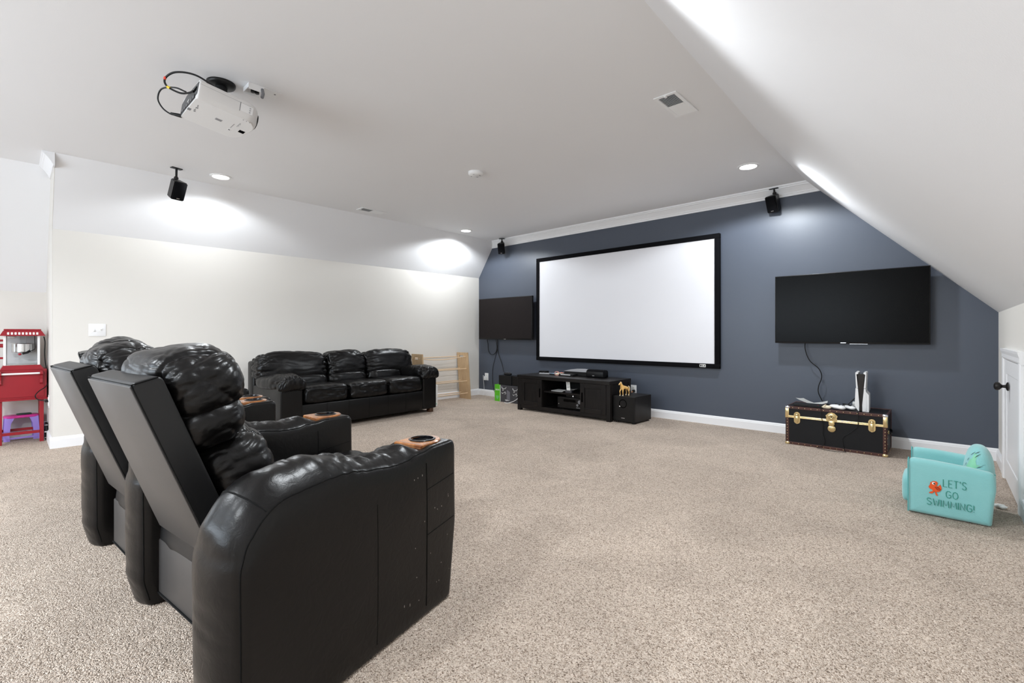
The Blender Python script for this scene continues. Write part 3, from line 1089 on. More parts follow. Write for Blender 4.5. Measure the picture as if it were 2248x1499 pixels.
def make_recliner(label, loc, rz, tilt, arms, seat_w=0.53, top_w=0.465, base_w=0.72, TH=0.078, dv=0.0, dz=0.0, seed=1.0, head=1.0):
    t = thing('recliner', label, 'recliner', loc, rz, 'black leather theater recliners in a row')
    for k, (ax, ay, arz) in enumerate(arms):
        make_arm(t, T(ax, ay, 0) @ RZ(arz), chips=(k == 0 and 'nearest' in label))
    # base: back panel, flap, kick board
    hw_ = base_w / 2
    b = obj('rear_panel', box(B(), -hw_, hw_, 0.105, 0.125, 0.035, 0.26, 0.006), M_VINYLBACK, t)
    bm = B()
    tube(bm, [(-hw_, 0.1035, 0.05), (0, 0.1035, 0.05), (hw_, 0.1035, 0.05)], 0.004, 6)
    obj('piping', bm, M_SEAM, b)
    bm = cushion(hw_, 0.028, 0.052, 6, 12, lambda p, n: -0.004 * wrk(p, 7, seed, (1, 1, 1), 3), M=T(0, 0.135, 0.292) @ RX(-8))
    obj('rear_flap', bm, M_VINYL, t)
    obj('base', box(B(), -hw_, hw_, 0.13, 0.86, 0.03, 0.33, 0.01), M_VINYL, t)
    # tilted back: hard shell with a rear sheet lightened for window sheen
    PL = 0.61
    M = T(0, 0.088 + dv, 0.345 + dz) @ RX(tilt)
    def taper(bm):
        for v in bm.verts:
            k = max(0.0, min(1.0, v.co.z / PL))
            v.co.x *= (1 - k) + k * top_w / seat_w
        bmesh.ops.transform(bm, matrix=M, verts=bm.verts[:])
        return bm
    prof = rpoly([(0.0, -0.02, 0.01), (0.0, PL - 0.012, 0.012), (0.012, PL, 0.01), (TH, PL - 0.006, 0.02), (TH, -0.02, 0.01)], 4, 0.03)
    sh = obj('seat_back', taper(soft_extrude(prof, seat_w - 0.01, 0.007, 0.002, 12)), M_VINYL, t)
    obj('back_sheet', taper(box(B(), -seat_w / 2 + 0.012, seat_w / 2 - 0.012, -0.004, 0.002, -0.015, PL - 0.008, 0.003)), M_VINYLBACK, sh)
    bm = B()
    tube(bm, [(-seat_w / 2 + 0.006, 0.002, 0), (-seat_w / 2 + 0.006, 0.002, PL - 0.004), (seat_w / 2 - 0.006, 0.002, PL - 0.004), (seat_w / 2 - 0.006, 0.002, 0)], 0.0022, 6)
    obj('piping', taper(bm), M_SEAM, sh)
    for s in (-1, 1):
        x = s * (seat_w / 2 - 0.004)
        obj('top_piping', taper(tube(B(), [(x, 0.0, PL - 0.003), (x, TH - 0.01, PL - 0.008)], 0.0018, 6)), M_SEAM, sh)
    # three slumped cushions
    wd = seat_w / 2 + 0.012

    def eh(p):
        return 0.35 + 0.65 * min(1.0, (abs(p.x) / wd) ** 2 * 0.6 + (abs(p.z) / 0.16) ** 2 * 0.7)
    Mh = M @ T(0.012, TH + 0.108, 0.520) @ RX(-10)
    hd = obj('head_cushion', cushion(wd * 0.90, 0.150 * head, 0.135, 2.7, 60, pillow_disp(seed + 2, 0.045, eh), lambda p: (p.x * (1 - 0.06 * p.z), p.y + 0.12 * (1 - p.z * p.z) - 0.10, p.z), Mh), M_LEATHER, t, True, 180)
    Mm = M @ T(0, TH + 0.070, 0.400) @ RX(-4)
    obj('back_cushion', cushion(wd * 0.95, 0.135, 0.105, 2.7, 52, pillow_disp(seed + 11, 0.034, eh), lambda p: (p.x, p.y + 0.15 * (1 - p.z * p.z) - 0.08, p.z), Mm), M_LEATHER, t, True, 180)
    Ml = M @ T(0, TH + 0.086, 0.190) @ RX(0)
    obj('lumbar_cushion', cushion(wd * 0.97, 0.150, 0.170, 2.6, 52, pillow_disp(seed + 17, 0.036, eh), lambda p: (p.x, p.y + 0.18 * (1 - p.z * p.z) - 0.06, p.z), Ml), M_LEATHER, t, True, 180)
    obj('seat_cushion', cushion(wd, 0.30, 0.085, 4, 24, lambda p, n: -0.012 * wrk(p, 6, seed, (1, 1, 1), 4), M=T(0, 0.66, 0.40)), M_LEATHER, t, True, 180)
    obj('footrest', cushion(wd, 0.045, 0.15, 5, 16, lambda p, n: -0.006 * wrk(p, 6, seed + 3, (1, 1, 1), 4), M=T(0, 0.905, 0.25)), M_LEATHER, t, True, 180)
    return t


def place_arm(rl, rz, bx, by, heading):
    """back-centre of an arm in world -> local placement in a recliner"""
    c, s = math.cos(-rz), math.sin(-rz)
    dx, dy = bx - rl[0], by - rl[1]
    return (c * dx - s * dy, s * dx + c * dy, heading - math.degrees(rz))


R1 = (-1.955, 0.339, 0)
Z1 = math.radians(6.5)
make_recliner('nearest black leather recliner, its big right arm filling the lower left', R1, Z1, 20.5,
              [place_arm(R1, Z1, -1.385, 0.350, 13.2), place_arm(R1, Z1, -2.390, 0.335, 2.8)], base_w=0.72, seed=1.3)
R2 = (-2.755, 0.271, 0)
Z2 = math.radians(4.5)
make_recliner('second black leather recliner from the camera, tilted back beside the nearest one', R2, Z2, 20.0,
              [place_arm(R2, Z2, -3.200, 0.272, 6.5)], base_w=0.475, seed=6.1, head=0.9)
R3 = (-3.86, 0.375, 0)
Z3 = math.radians(-4.0)
make_recliner('farthest recliner of the row, mostly hidden with its back upright', R3, Z3, 16,
              [place_arm(R3, Z3, -3.462, 0.320, 3.5), place_arm(R3, Z3, -4.27, 0.41, -6.0)], base_w=0.56, dz=0.015, seed=9.4)


# ------------------------------------------------------------------ sofa
t = thing('sofa', 'black leather three-seat sofa with pillow back along the beige wall', 'sofa', (-5.955, 2.93, 0), math.radians(-86.5))
SL, SD = 2.14, 0.86
bm = box(B(), -SL / 2 + 0.02, SL / 2 - 0.02, 0.06, SD - 0.045, 0.055, 0.30, 0.012)
base = obj('base', bm, M_LEATHER, t)
bm = B()
for x in (-0.54, -0.27, 0.0, 0.27, 0.54):
    tube(bm, [(x, SD - 0.0445, 0.06), (x, SD - 0.0445, 0.295)], 0.002, 6)
obj('panel_seam', bm, M_SEAM, base)
obj('back_frame', box(B(), -SL / 2 + 0.01, SL / 2 - 0.01, 0.0, 0.16, 0.055, 0.755, 0.03, 3), M_LEATHER, t)
for sx in (-1, 1):
    for y in (0.07, SD - 0.09):
        obj('leg', prism(B(), [(-0.032, -0.032), (0.032, -0.032), (0.032, 0.032), (-0.032, 0.032)], 2, 0.0, 0.056, T(sx * (SL / 2 - 0.09), y, 0)), M_LEG, t, False)
xs = [(-1.055, -0.285), (-0.285, 0.245), (0.245, 1.065)]
for k, (a, b) in enumerate(xs):
    hx = (b - a) / 2

    def ed(p, hx=hx):
        e = (abs(p.x) / hx) ** 3
        return 0.10 + 0.9 * e + 0.40 * max(0, p.z / 0.2) ** 3

    def dsp(p, n, hx=hx, k=k):
        o = 0.008 * noise.noise(Vector((p.x * 5 + k * 9, p.y * 6, p.z * 6)))
        return o - 0.024 * ed(p, hx) * wrk(p, 8, 2.0 + 4 * k, (0.7, 0.8, 2.3), 4.0) - 0.007 * ed(p, hx) * wrk(p, 20, 5.0 + 4 * k, (0.6, 0.8, 2.0), 3.5)
    obj('back_cushion', cushion(hx + 0.014, 0.155, 0.200, 4.2, 40, dsp, lambda p: (p.x, p.y + 0.20 * (1 - p.z * p.z) - 0.1, p.z + 0.03 * (1 - p.x * p.x)), T((a + b) / 2, 0.19, 0.652) @ RX(10)), M_LEATHER, t, True, 180)
ss = [(-0.815, -0.272), (-0.272, 0.272), (0.272, 0.815)]
for k, (a, b) in enumerate(ss):
    hx = (b - a) / 2

    def dl(p, n, hx=hx, k=k):
        return -0.018 * (0.2 + (abs(p.x) / hx) ** 3) * wrk(p, 9, 21.0 + 3 * k, (1.4, 0.8, 1), 3.5)
    obj('lumbar_pad', cushion(hx + 0.004, 0.10, 0.075, 3.5, 20, dl, None, T((a + b) / 2, 0.31, 0.505) @ RX(12)), M_LEATHER, t, True, 180)

    def dc(p, n, hx=hx, k=k):
        e = max((abs(p.x) / hx) ** 6, max(0, p.y / 0.27) ** 6)
        return 0.008 * (1 - e) - 0.010 * (0.12 + e) * wrk(p, 11, 31.0 + 3 * k, (1.5, 1.2, 1), 3.5) + 0.003 * noise.noise(p * 6)
    sc = obj('seat_cushion', cushion(hx + 0.002, 0.285, 0.098, 6, 26, dc, None, T((a + b) / 2, 0.575, 0.392) @ RX(2)), M_LEATHER, t, True, 180)
    bm = B()
    tube(bm, [((a + b) / 2 - hx + 0.02 + (2 * hx - 0.04) * i / 8, 0.855, 0.44) for i in range(9)], 0.0022, 6)
    obj('seam', bm, M_SEAM, sc)
for sx in (-1, 1):
    cx0 = sx * (SL / 2 - 0.135)
    prof = rpoly([(0.05, 0.055, 0.01), (0.05, 0.49, 0.03), (SD - 0.035, 0.49, 0.035), (SD - 0.035, 0.055, 0.01)], 5, 0.03)
    ar = obj('arm', soft_extrude(prof, 0.235, 0.02, 0.004, 8, lambda p, n: 0.002 * noise.noise(p * 6), T(cx0, 0, 0)), M_LEATHER, t, True, 70)

    def da(p, n, sx=sx):
        fr = max(0.0, min(1.0, (p.y - 0.05) / 0.25))
        o = -0.014 * (0.25 + fr) * wrk(p, 9, 41 + sx * 3, (0.6, 1.5, 0.6), 4.0) - 0.010 * fr * wrk(p, 18, 47 + sx, (1.5, 0.6, 1.5), 3)
        return o + 0.006 * noise.noise(p * 7)
    obj('arm_pillow', cushion(0.150, 0.36, 0.085, 3.0, 40, da, lambda p: (p.x, p.y, p.z * (1 + 0.25 * max(0, p.y)) - 0.5 * max(0, abs(p.x) - 0.55) + 0.18 * p.y), T(cx0, 0.50, 0.545)), M_LEATHER, t, True, 180)
    obj('front_roll', cushion(0.155, 0.075, 0.088, 2.6, 36, lambda p, n: -0.012 * wrk(p, 11, 55 + sx, (2.0, 0.4, 0.5), 3) - 0.005 * wrk(p, 30, 51 + sx, (1.8, 0.4, 0.5), 3), lambda p: (p.x, p.y, p.z - 0.45 * p.x * p.x), T(cx0, SD - 0.045, 0.545)), M_LEATHER, t, True, 180)


# ------------------------------------------------------------------ wooden sling-book rack in the corner
t = thing('book_rack', 'empty birch book rack with pale dowel rails in the far left corner', 'rack', (-5.90, 4.72, 0))
RW = math.radians(2)


def rack_panel(y, name):
    # seen from the side: slanted sheet with a grip hole near its top
    P = [(-0.19, 0.755), (0.080, 0.755), (0.150, 0.0), (-0.115, 0.0)]
    H = [(-0.125, 0.705), (-0.025, 0.705), (-0.025, 0.672), (-0.125, 0.672)]
    bm = B()
    lay = []
    for yy in (y - 0.009, y + 0.009):
        lay.append(([bm.verts.new((a, yy, b)) for a, b in P], [bm.verts.new((a, yy, b)) for a, b in H]))
    for (o, h) in lay:
        for i in range(4):
            j = (i + 1) % 4
            bm.faces.new((o[i], o[j], h[j], h[i]))
    for k in (0, 1):
        a, b = lay[0][k], lay[1][k]
        for i in range(4):
            j = (i + 1) % 4
            bm.faces.new((a[i], a[j], b[j], b[i]))
    return obj('side_panel', bm, M_BIRCH, t, False)


rack_panel(-0.465, 'near')
rack_panel(0.435, 'far')
for k, (z, xf, xb) in enumerate(((0.690, 0.030, -0.140), (0.492, 0.048, -0.118), (0.294, 0.066, -0.100), (0.098, 0.082, -0.080))):
    for i, x in enumerate((xf, xb)):
        sag = 0.028 if (k == 0 and i == 0) else 0.0
        pts = [(x, -0.49, z), (x, -0.25, z - sag), (x, 0.05, z - sag * 1.1), (x, 0.30, z - sag * 0.3), (x, 0.445, z)]
        obj('dowel', tube(B(), smooth_path(pts, 4), 0.0065, 8), M_DOWEL, t)

t = thing('storage_box', 'narrow white box printed with colourful spots behind the sofa arm', 'box', (-5.60, 4.20, 0))
obj('carton', box(B(), -0.045, 0.045, -0.13, 0.13, 0, 0.315, 0.004), M_PAPER, t)
rnd = random.Random(5)
for k in range(26):
    m_ = (M_GREEN, M_REDBAND, M_SKYBLUE, M_DKCARD, M_LIME)[k % 5]
    z = 0.02 + 0.28 * rnd.random()
    if k % 2:
        p0, dr = Vector((0.045, -0.11 + 0.22 * rnd.random(), z)), Vector((1, 0, 0))
    else:
        p0, dr = Vector((-0.035 + 0.07 * rnd.random(), -0.13, z)), Vector((0, -1, 0))
    obj('printed_spot', cyl(B(), p0, p0 + dr * 0.0012, 0.008 + 0.008 * rnd.random(), seg=10), m_, t, False)

# ------------------------------------------------------------------ console boxes left of the media console
t = thing('game_carton', 'green and dark grey game console carton standing on the carpet', 'box', (-5.12, 5.30, 0), math.radians(-2))
cw, chh, cdp = 0.46, 0.262, 0.16
obj('carton', box(B(), -0.10, cw / 2 + 0.06, -0.002, cdp, 0.0, chh, 0.002), M_DKCARD, t, False)
g = obj('green_panel', box(B(), -0.232, -0.10, -0.002, cdp, 0.0, chh, 0.002), M_GREEN, t, False)
obj('white_edge', box(B(), -0.106, -0.098, -0.0035, -0.001, 0.002, chh - 0.002), M_PAPER, t, False)
text('lettering', 'XBOX', 0.034, M_PAPER, t, T(-0.168, -0.003, 0.180) @ RX(90), 0.0006)
for k, wd_ in enumerate((0.07, 0.055, 0.03)):
    obj('small_print', box(B(), -0.168 - wd_ / 2, -0.168 + wd_ / 2, -0.003, -0.002, 0.075 - k * 0.018, 0.083 - k * 0.018), M_LIME, t, False)


def pad_print(cx, cz, parent):
    bm = B()
    pts = [(cx - 0.052, -0.0035, cz + 0.062), (cx - 0.038, -0.0035, cz + 0.038), (cx - 0.020, -0.0035, cz + 0.031), (cx + 0.020, -0.0035, cz + 0.031), (cx + 0.038, -0.0035, cz + 0.038), (cx + 0.052, -0.0035, cz + 0.062)]
    tube(bm, pts, 0.0028, 6)
    h = obj('printed_outline', bm, M_PAPER, parent)
    for dx, dz, r in ((-0.020, 0.010, 0.009), (0.026, -0.020, 0.009), (-0.002, -0.030, 0.006)):
        obj('printed_dot', cyl(B(), (cx + dx, -0.003, cz + dz), (cx + dx, -0.0045, cz + dz), r, seg=12), M_PAPER, h, False)
    bm = B()
    tube(bm, [(cx - 0.045, -0.0035, cz - 0.03), (cx - 0.035, -0.0035, cz - 0.043), (cx - 0.018, -0.0035, cz - 0.045)], 0.003, 6)
    obj('printed_grip', bm, M_PAPER, h)
    bm = B()
    tube(bm, [(cx + 0.02, -0.0035, cz - 0.048), (cx + 0.038, -0.0035, cz - 0.046), (cx + 0.05, -0.0035, cz - 0.03)], 0.003, 6)
    obj('printed_grip', bm, M_PAPER, h)


pad_print(-0.020, 0.175, t)
pad_print(0.225, 0.165, t)
hx_ = [(0.075, 0.195), (0.115, 0.175), (0.115, 0.03), (0.075, 0.045)]
prism_b = B()
prism(prism_b, [(0.045, 0.19), (0.062, 0.19), (0.115, 0.165), (0.115, 0.03), (0.045, 0.045)], 1, -0.0032, -0.0018)
obj('printed_tower', prism_b, M_MIDCARD, t, False)
bm = B()
prism(bm, [(0.005, 0.045), (0.055, 0.045), (0.105, 0.028), (0.02, 0.018)], 1, -0.0034, -0.0020)
obj('printed_plate', bm, M_LGREY, t, False)
t = thing('game_console', 'boxy black game console lying on the green carton', 'game console', (-5.09, 5.31, 0.263))
obj('body', box(B(), -0.175, 0.095, 0.0, 0.135, 0.0, 0.148, 0.004), M_BLACK, t, False)
obj('side_panel', box(B(), 0.097, 0.24, 0.012, 0.135, 0.0, 0.146, 0.004), M_SATIN, t, False)
t = thing('game_controller', 'black game controller resting on the black console box', 'game controller', (-5.115, 5.375, 0.412))


def gamepad(t, m, mk, s=1.0):
    def sh(p):
        gy = -0.55 * max(0.0, abs(p.x) - 0.35) - 0.1
        return (p.x * (1 + 0.08 * p.y), p.y * (1 - 0.15 * abs(p.x)) + gy, p.z * (1 - 0.35 * p.y * p.y))
    b = obj('shell', cushion(0.075 * s, 0.044 * s, 0.021 * s, 2.6, 14, None, sh, T(0, 0, 0.022 * s)), m, t, True, 180)
    for dx, dy in ((-0.038, 0.006), (0.020, -0.012)):
        obj('thumbstick', lathe(B(), [(0.006, 0.0), (0.006, 0.006), (0.010, 0.008), (0.009, 0.011), (0, 0.010)], (dx * s, dy * s, 0.038 * s), seg=12), mk, t)
    for k in range(4):
        a = k * math.pi / 2
        obj('button', lathe(B(), [(0.004, 0), (0.004, 0.004), (0, 0.005)], ((0.042 + 0.009 * math.cos(a)) * s, (0.008 + 0.009 * math.sin(a)) * s, 0.038 * s), seg=8), mk, t)
    return b


gamepad(t, M_BLACK, M_GREY)
obj('guide_light', lathe(B(), [(0.005, 0), (0.005, 0.002), (0, 0.003)], (0.02, -0.034, 0.030), (0, -1, 0.4), seg=10), M_WHITE, t)
t = thing('cable', 'white cable curling on the carpet in front of the game carton', 'cable', (-4.98, 5.25, 0.006))
cord('lead', [(-0.10, 0.0, 0.0), (-0.03, -0.03, 0.0), (0.06, -0.02, 0.02), (0.14, 0.0, 0.06), (0.21, 0.01, 0.12), (0.27, 0.02, 0.16)], 0.0045, M_WHITE, t)

# ------------------------------------------------------------------ media console
MCX, MCY = -3.762, 4.93
t = thing('media_console', 'espresso wood media console with two framed doors and open centre bay', 'media console', (MCX, MCY, 0), math.radians(1.6))
W2, DP, HH = 0.735, 0.53, 0.49
obj('top', box(B(), -W2, W2, -0.012, DP, HH - 0.045, HH, 0.004), M_ESPRESSO, t, False)
for s in (-1, 1):
    for y in (0.0, DP - 0.06):
        obj('leg', box(B(), s * W2 - (0.055 if s > 0 else 0), s * W2 + (0 if s > 0 else 0.055), y, y + 0.055, 0.0, HH - 0.045, 0.003), M_ESPRESSOV, t, False)
    obj('side_panel', box(B(), s * W2 - (0.03 if s > 0 else -0.01), s * W2 + (-0.01 if s > 0 else 0.03), 0.055, DP - 0.06, 0.06, HH - 0.045), M_ESPRESSOV, t, False)
    xi = s * 0.318
    obj('divider', box(B(), xi - 0.012, xi + 0.012, 0.02, DP - 0.02, 0.075, HH - 0.045), M_ESPRESSOV, t, False)
    a, b = sorted((s * (W2 - 0.058), s * 0.308))
    d = obj('door', box(B(), a, b, 0.012, 0.022, 0.078, HH - 0.048), M_ESPRESSOV, t, False)
    for x0, x1, z0, z1, mm in ((a, a + 0.062, 0.078, HH - 0.048, M_ESPRESSOV), (b - 0.062, b, 0.078, HH - 0.048, M_ESPRESSOV), (a + 0.062, b - 0.062, HH - 0.105, HH - 0.048, M_ESPRESSO), (a + 0.062, b - 0.062, 0.078, 0.135, M_ESPRESSO)):
        obj('door_rail', box(B(), x0, x1, -0.002, 0.014, z0, z1, 0.003), mm, d, False)
    hxx = (a + 0.03) if s > 0 else (b - 0.03)
    obj('handle_slot', box(B(), hxx - 0.011, hxx + 0.011, -0.0035, -0.001, 0.205, 0.325, 0.001), M_DARKHOLE, d, False)
obj('bottom_rail', box(B(), -W2 + 0.055, W2 - 0.055, 0.006, 0.03, 0.028, 0.078, 0.003), M_ESPRESSO, t, False)
obj('bottom_shelf', box(B(), -W2 + 0.03, W2 - 0.03, 0.03, DP - 0.02, 0.052, 0.074), M_ESPRESSO, t, False)
obj('shelf', box(B(), -0.306, 0.306, 0.05, DP - 0.05, 0.272, 0.292), M_ESPRESSO, t, False)
obj('back_panel', box(B(), -0.70, 0.17, DP - 0.02, DP - 0.01, 0.06, HH - 0.045), M_BLACK, t, False)
obj('back_panel', box(B(), 0.17, 0.70, DP - 0.02, DP - 0.01, 0.06, 0.275), M_BLACK, t, False)


def mc(x, y, z):                                   # console-local point -> world
    a = math.radians(1.6)
    return (MCX + math.cos(a) * x - math.sin(a) * y, MCY + math.sin(a) * x + math.cos(a) * y, z)


MR = math.radians(1.6)
t = thing('av_receiver', 'black stereo receiver with volume knob in the console bay', 'receiver', mc(0.095, 0.10, 0.0745), MR)
obj('chassis', box(B(), -0.205, 0.205, 0.008, 0.30, 0.010, 0.150, 0.003), M_BLACK, t, False)
f_ = obj('front_panel', box(B(), -0.210, 0.210, 0.0, 0.010, 0.008, 0.152, 0.004), M_SATIN, t, False)
obj('display', box(B(), -0.11, 0.08, -0.0015, 0.0005, 0.095, 0.130), M_SCREENBLK, f_, False)
obj('volume_knob', lathe(B(), [(0.026, 0), (0.026, 0.012), (0.022, 0.016), (0, 0.016)], (0.145, 0, 0.108), (0, -1, 0)), M_GREY, t)
obj('selector_knob', lathe(B(), [(0.016, 0), (0.016, 0.010), (0, 0.012)], (0.110, 0, 0.065), (0, -1, 0)), M_GREY, t)
for k in range(5):
    obj('logo_mark', box(B(), 0.090 + k * 0.015, 0.101 + k * 0.015, -0.001, 0.0005, 0.028, 0.034), M_LGREY, f_, False)
for x in (-0.17, 0.17):
    obj('foot', cyl(B(), (x, 0.04, 0), (x, 0.04, 0.011), 0.018), M_BLACK, t)
obj('power_button', box(B(), -0.195, -0.183, -0.003, 0.001, 0.055, 0.067, 0.001), M_METAL, t, False)
t = thing('set_top_box', 'slim black set-top box with white light on top of receiver', 'set-top box', mc(0.12, 0.13, 0.2275), MR)
obj('case', box(B(), -0.12, 0.12, 0, 0.13, 0, 0.032, 0.004), M_SATIN, t, False)
obj('power_light', box(B(), -0.012, -0.004, -0.0015, 0.001, 0.010, 0.024), M_LED, t, False)
t = thing('paper_stack', 'folded white papers lying on the console shelf', 'papers', mc(-0.07, 0.10, 0.2925), MR)
bm = B()
for k, (a, b) in enumerate((((-0.15, 0.006), (0.02, 0.000)), ((0.02, 0.000), (0.06, 0.022)), ((0.06, 0.022), (0.17, 0.030)))):
    poly_face(bm, [(a[0], 0.0, a[1] + 0.001), (b[0], -0.01, b[1] + 0.001), (b[0], 0.16, b[1] + 0.012), (a[0], 0.17, a[1] + 0.006)])
bmesh.ops.remove_doubles(bm, verts=bm.verts[:], dist=0.0005)
bmesh.ops.solidify(bm, geom=bm.faces[:], thickness=0.004)
obj('sheet', bm, M_PAPER, t, False)
t = thing('label_card', 'small upright white card with printed lines on the console shelf', 'card', mc(0.075, 0.085, 0.2925), MR + 0.15)
obj('card', box(B(), -0.026, 0.026, 0, 0.006, 0.026, 0.150, 0.001, M=RY(-5)), M_PAPER, t, False)
obj('stand', box(B(), -0.045, 0.045, -0.01, 0.05, 0.0, 0.032, 0.003), M_DKCARD, t, False)
for z, w_ in ((0.128, 0.030), (0.112, 0.038), (0.098, 0.032), (0.080, 0.044), (0.066, 0.040)):
    obj('print_line', box(B(), -0.022, -0.022 + w_, -0.001, 0.0005, z, z + 0.005, M=RY(-5)), M_GREY, t, False)

# on the console top
t = thing('streaming_box', 'small black streaming box at left on the console top', 'media box', mc(-0.585, 0.41, HH + 0.0005), MR)
obj('case', box(B(), -0.058, 0.058, -0.045, 0.045, 0, 0.036, 0.004), M_SATIN, t, False)
obj('light', box(B(), 0.03, 0.036, -0.046, -0.0445, 0.014, 0.018), M_LGREY, t, False)
t = thing('remote_control', 'thin grey and black remote control on the console top', 'remote', mc(-0.50, 0.33, HH + 0.0005), MR + 0.35)
obj('case', box(B(), -0.085, 0.085, -0.02, 0.02, 0, 0.016, 0.005), M_LGREY, t)
for k in range(6):
    obj('button', box(B(), -0.06 + k * 0.02, -0.05 + k * 0.02, -0.010, 0.010, 0.015, 0.018, 0.001), M_BLACK, t, False)
t = thing('game_case', 'pale blue edged game case lying left of the toy controller', 'game case', mc(-0.31, 0.36, HH + 0.0005), MR - 0.2)
obj('case', box(B(), -0.095, 0.095, -0.065, 0.065, 0, 0.014, 0.002), M_BLACK, t, False)
obj('cover', box(B(), -0.092, 0.092, -0.062, 0.062, 0.014, 0.0165), M_SKYBLUE, t, False)
t = thing('game_controller', 'white toy game controller with red ring on the console top', 'game controller', mc(-0.215, 0.30, HH + 0.0005), MR + 0.5)
gamepad(t, M_CREAM, M_REDBAND, 0.85)
obj('ring', tube(B(), [(0.032 * math.cos(2 * math.pi * k / 16) - 0.04, 0.0 - 0.036, 0.028 + 0.026 * math.sin(2 * math.pi * k / 16)) for k in range(16)], 0.005, 8, True), mat('pink_ring', (0.62, 0.32, 0.28), 0.4), t)
t = thing('game_case', 'black game case with white spine at the front of the console top', 'game case', mc(-0.075, 0.30, HH + 0.0005), MR)
obj('case', box(B(), -0.11, 0.11, -0.07, 0.07, 0, 0.030, 0.003), M_BLACK, t, False)
obj('spine', box(B(), -0.085, 0.075, -0.0715, -0.070, 0.014, 0.024), M_PAPER, t, False)
t = thing('game_console', 'wedge-shaped silver topped black game console on the console top', 'game console', mc(-0.02, 0.435, HH + 0.0005), MR)
obj('body', box(B(), -0.165, 0.19, -0.085, 0.085, 0, 0.058, 0.006), M_BLACK, t, False)
bm = B()
prism(bm, [(-0.17, 0.058), (0.195, 0.058), (0.195, 0.082), (0.07, 0.090), (-0.06, 0.085)], 1, -0.090, 0.085)
obj('silver_lid', bm, M_SILVER, t, False)
t = thing('center_speaker', 'rounded black centre speaker at right on the console top', 'speaker', mc(0.345, 0.345, HH + 0.0005), MR)
prof = rpoly([(-0.058, 0.0, 0.012), (-0.064, 0.055, 0.06), (-0.045, 0.106, 0.035), (0.055, 0.100, 0.03), (0.06, 0.0, 0.012)], 5, 0.02)
obj('cabinet', soft_extrude(prof, 0.285, 0.03, 0.012, 10), M_VELVET, t)
obj('grille', box(B(), -0.125, 0.125, -0.0635, -0.058, 0.016, 0.078, 0.004), M_BLACK, t)
obj('badge', box(B(), -0.035, -0.005, -0.0645, -0.063, 0.022, 0.030), M_METAL, t, False)
for x in (-0.11, 0.11):
    obj('foot', cyl(B(), (x, 0, -0.001), (x, 0, 0.006), 0.015), M_BLACK, t)

# ------------------------------------------------------------------ subwoofer and toy horse
t = thing('subwoofer', 'black cube subwoofer with round port on the carpet beside the console', 'subwoofer', (-2.875, 5.20, 0), math.radians(-1))
obj('cabinet', box(B(), -0.145, 0.145, -0.185, 0.205, 0.018, 0.32, 0.004), M_ESPRESSOV, t, False)
obj('front_baffle', box(B(), -0.143, 0.143, -0.195, -0.186, 0.022, 0.318, 0.003), M_SATIN, t, False)
obj('port', lathe(B(), [(0.052, 0.0), (0.050, 0.004), (0.046, 0.004), (0.040, -0.004), (0.036, -0.008), (0, -0.008)], (-0.008, -0.1955, 0.232), (0, -1, 0), 32), M_DARKHOLE, t)
obj('power_light', lathe(B(), [(0.006, 0), (0.006, 0.003), (0, 0.004)], (-0.048, -0.1955, 0.200), (0, -1, 0), 10), M_LED, t)
obj('badge', box(B(), -0.030, 0.015, -0.1965, -0.195, 0.058, 0.065), M_METAL, t, False)
for x in (-0.11, 0.11):
    for y in (-0.15, 0.17):
        obj('foot', cyl(B(), (x, y, 0), (x, y, 0.019), 0.019), M_BLACK, t)


def skin(name, pts, edges, rad, m, parent, sub=2):
    me = bpy.data.meshes.new(name)
    me.from_pydata([Vector(p) for p in pts], edges, [])
    o = bpy.data.objects.new(name, me)
    COL.objects.link(o)
    md = o.modifiers.new('Skin', 'SKIN')
    for i, v in enumerate(me.skin_vertices[0].data):
        r = rad[i]
        v.radius = (r, r) if not isinstance(r, tuple) else r
    me.skin_vertices[0].data[0].use_root = True
    sb = o.modifiers.new('Sub', 'SUBSURF')
    sb.levels = sb.render_levels = sub
    dg = bpy.context.evaluated_depsgraph_get()
    nm = bpy.data.meshes.new_from_object(o.evaluated_get(dg))
    bpy.data.objects.remove(o)
    nm.name = name
    nm.materials.clear()
    nm.materials.append(m)
    nm.polygons.foreach_set('use_smooth', [True] * len(nm.polygons))
    q = bpy.data.objects.new(name, nm)
    COL.objects.link(q)
    q.parent = parent
    return q


t = thing('toy_horse', 'small golden palomino toy horse standing on the subwoofer', 'toy horse', (-2.915, 5.095, 0.3205), math.radians(-106))
# local: +x is the horse's front
pts = [(-0.045, 0, 0.098), (-0.015, 0, 0.094), (0.020, 0, 0.096), (0.040, 0, 0.104),            # trunk 0-3
       (0.054, 0, 0.126), (0.060, 0, 0.148), (0.074, 0, 0.148), (0.090, 0, 0.134), (0.094, 0, 0.128)]  # neck, head 4-8
rad = [0.022, 0.023, 0.023, 0.021, 0.0145, 0.0115, 0.0105, 0.0075, 0.006]
eds = [(i, i + 1) for i in range(8)]


def leg(root, chain, rr):
    a = root
    for p, r in zip(chain, rr):
        pts.append(p)
        rad.append(r)
        eds.append((a, len(pts) - 1))
        a = len(pts) - 1


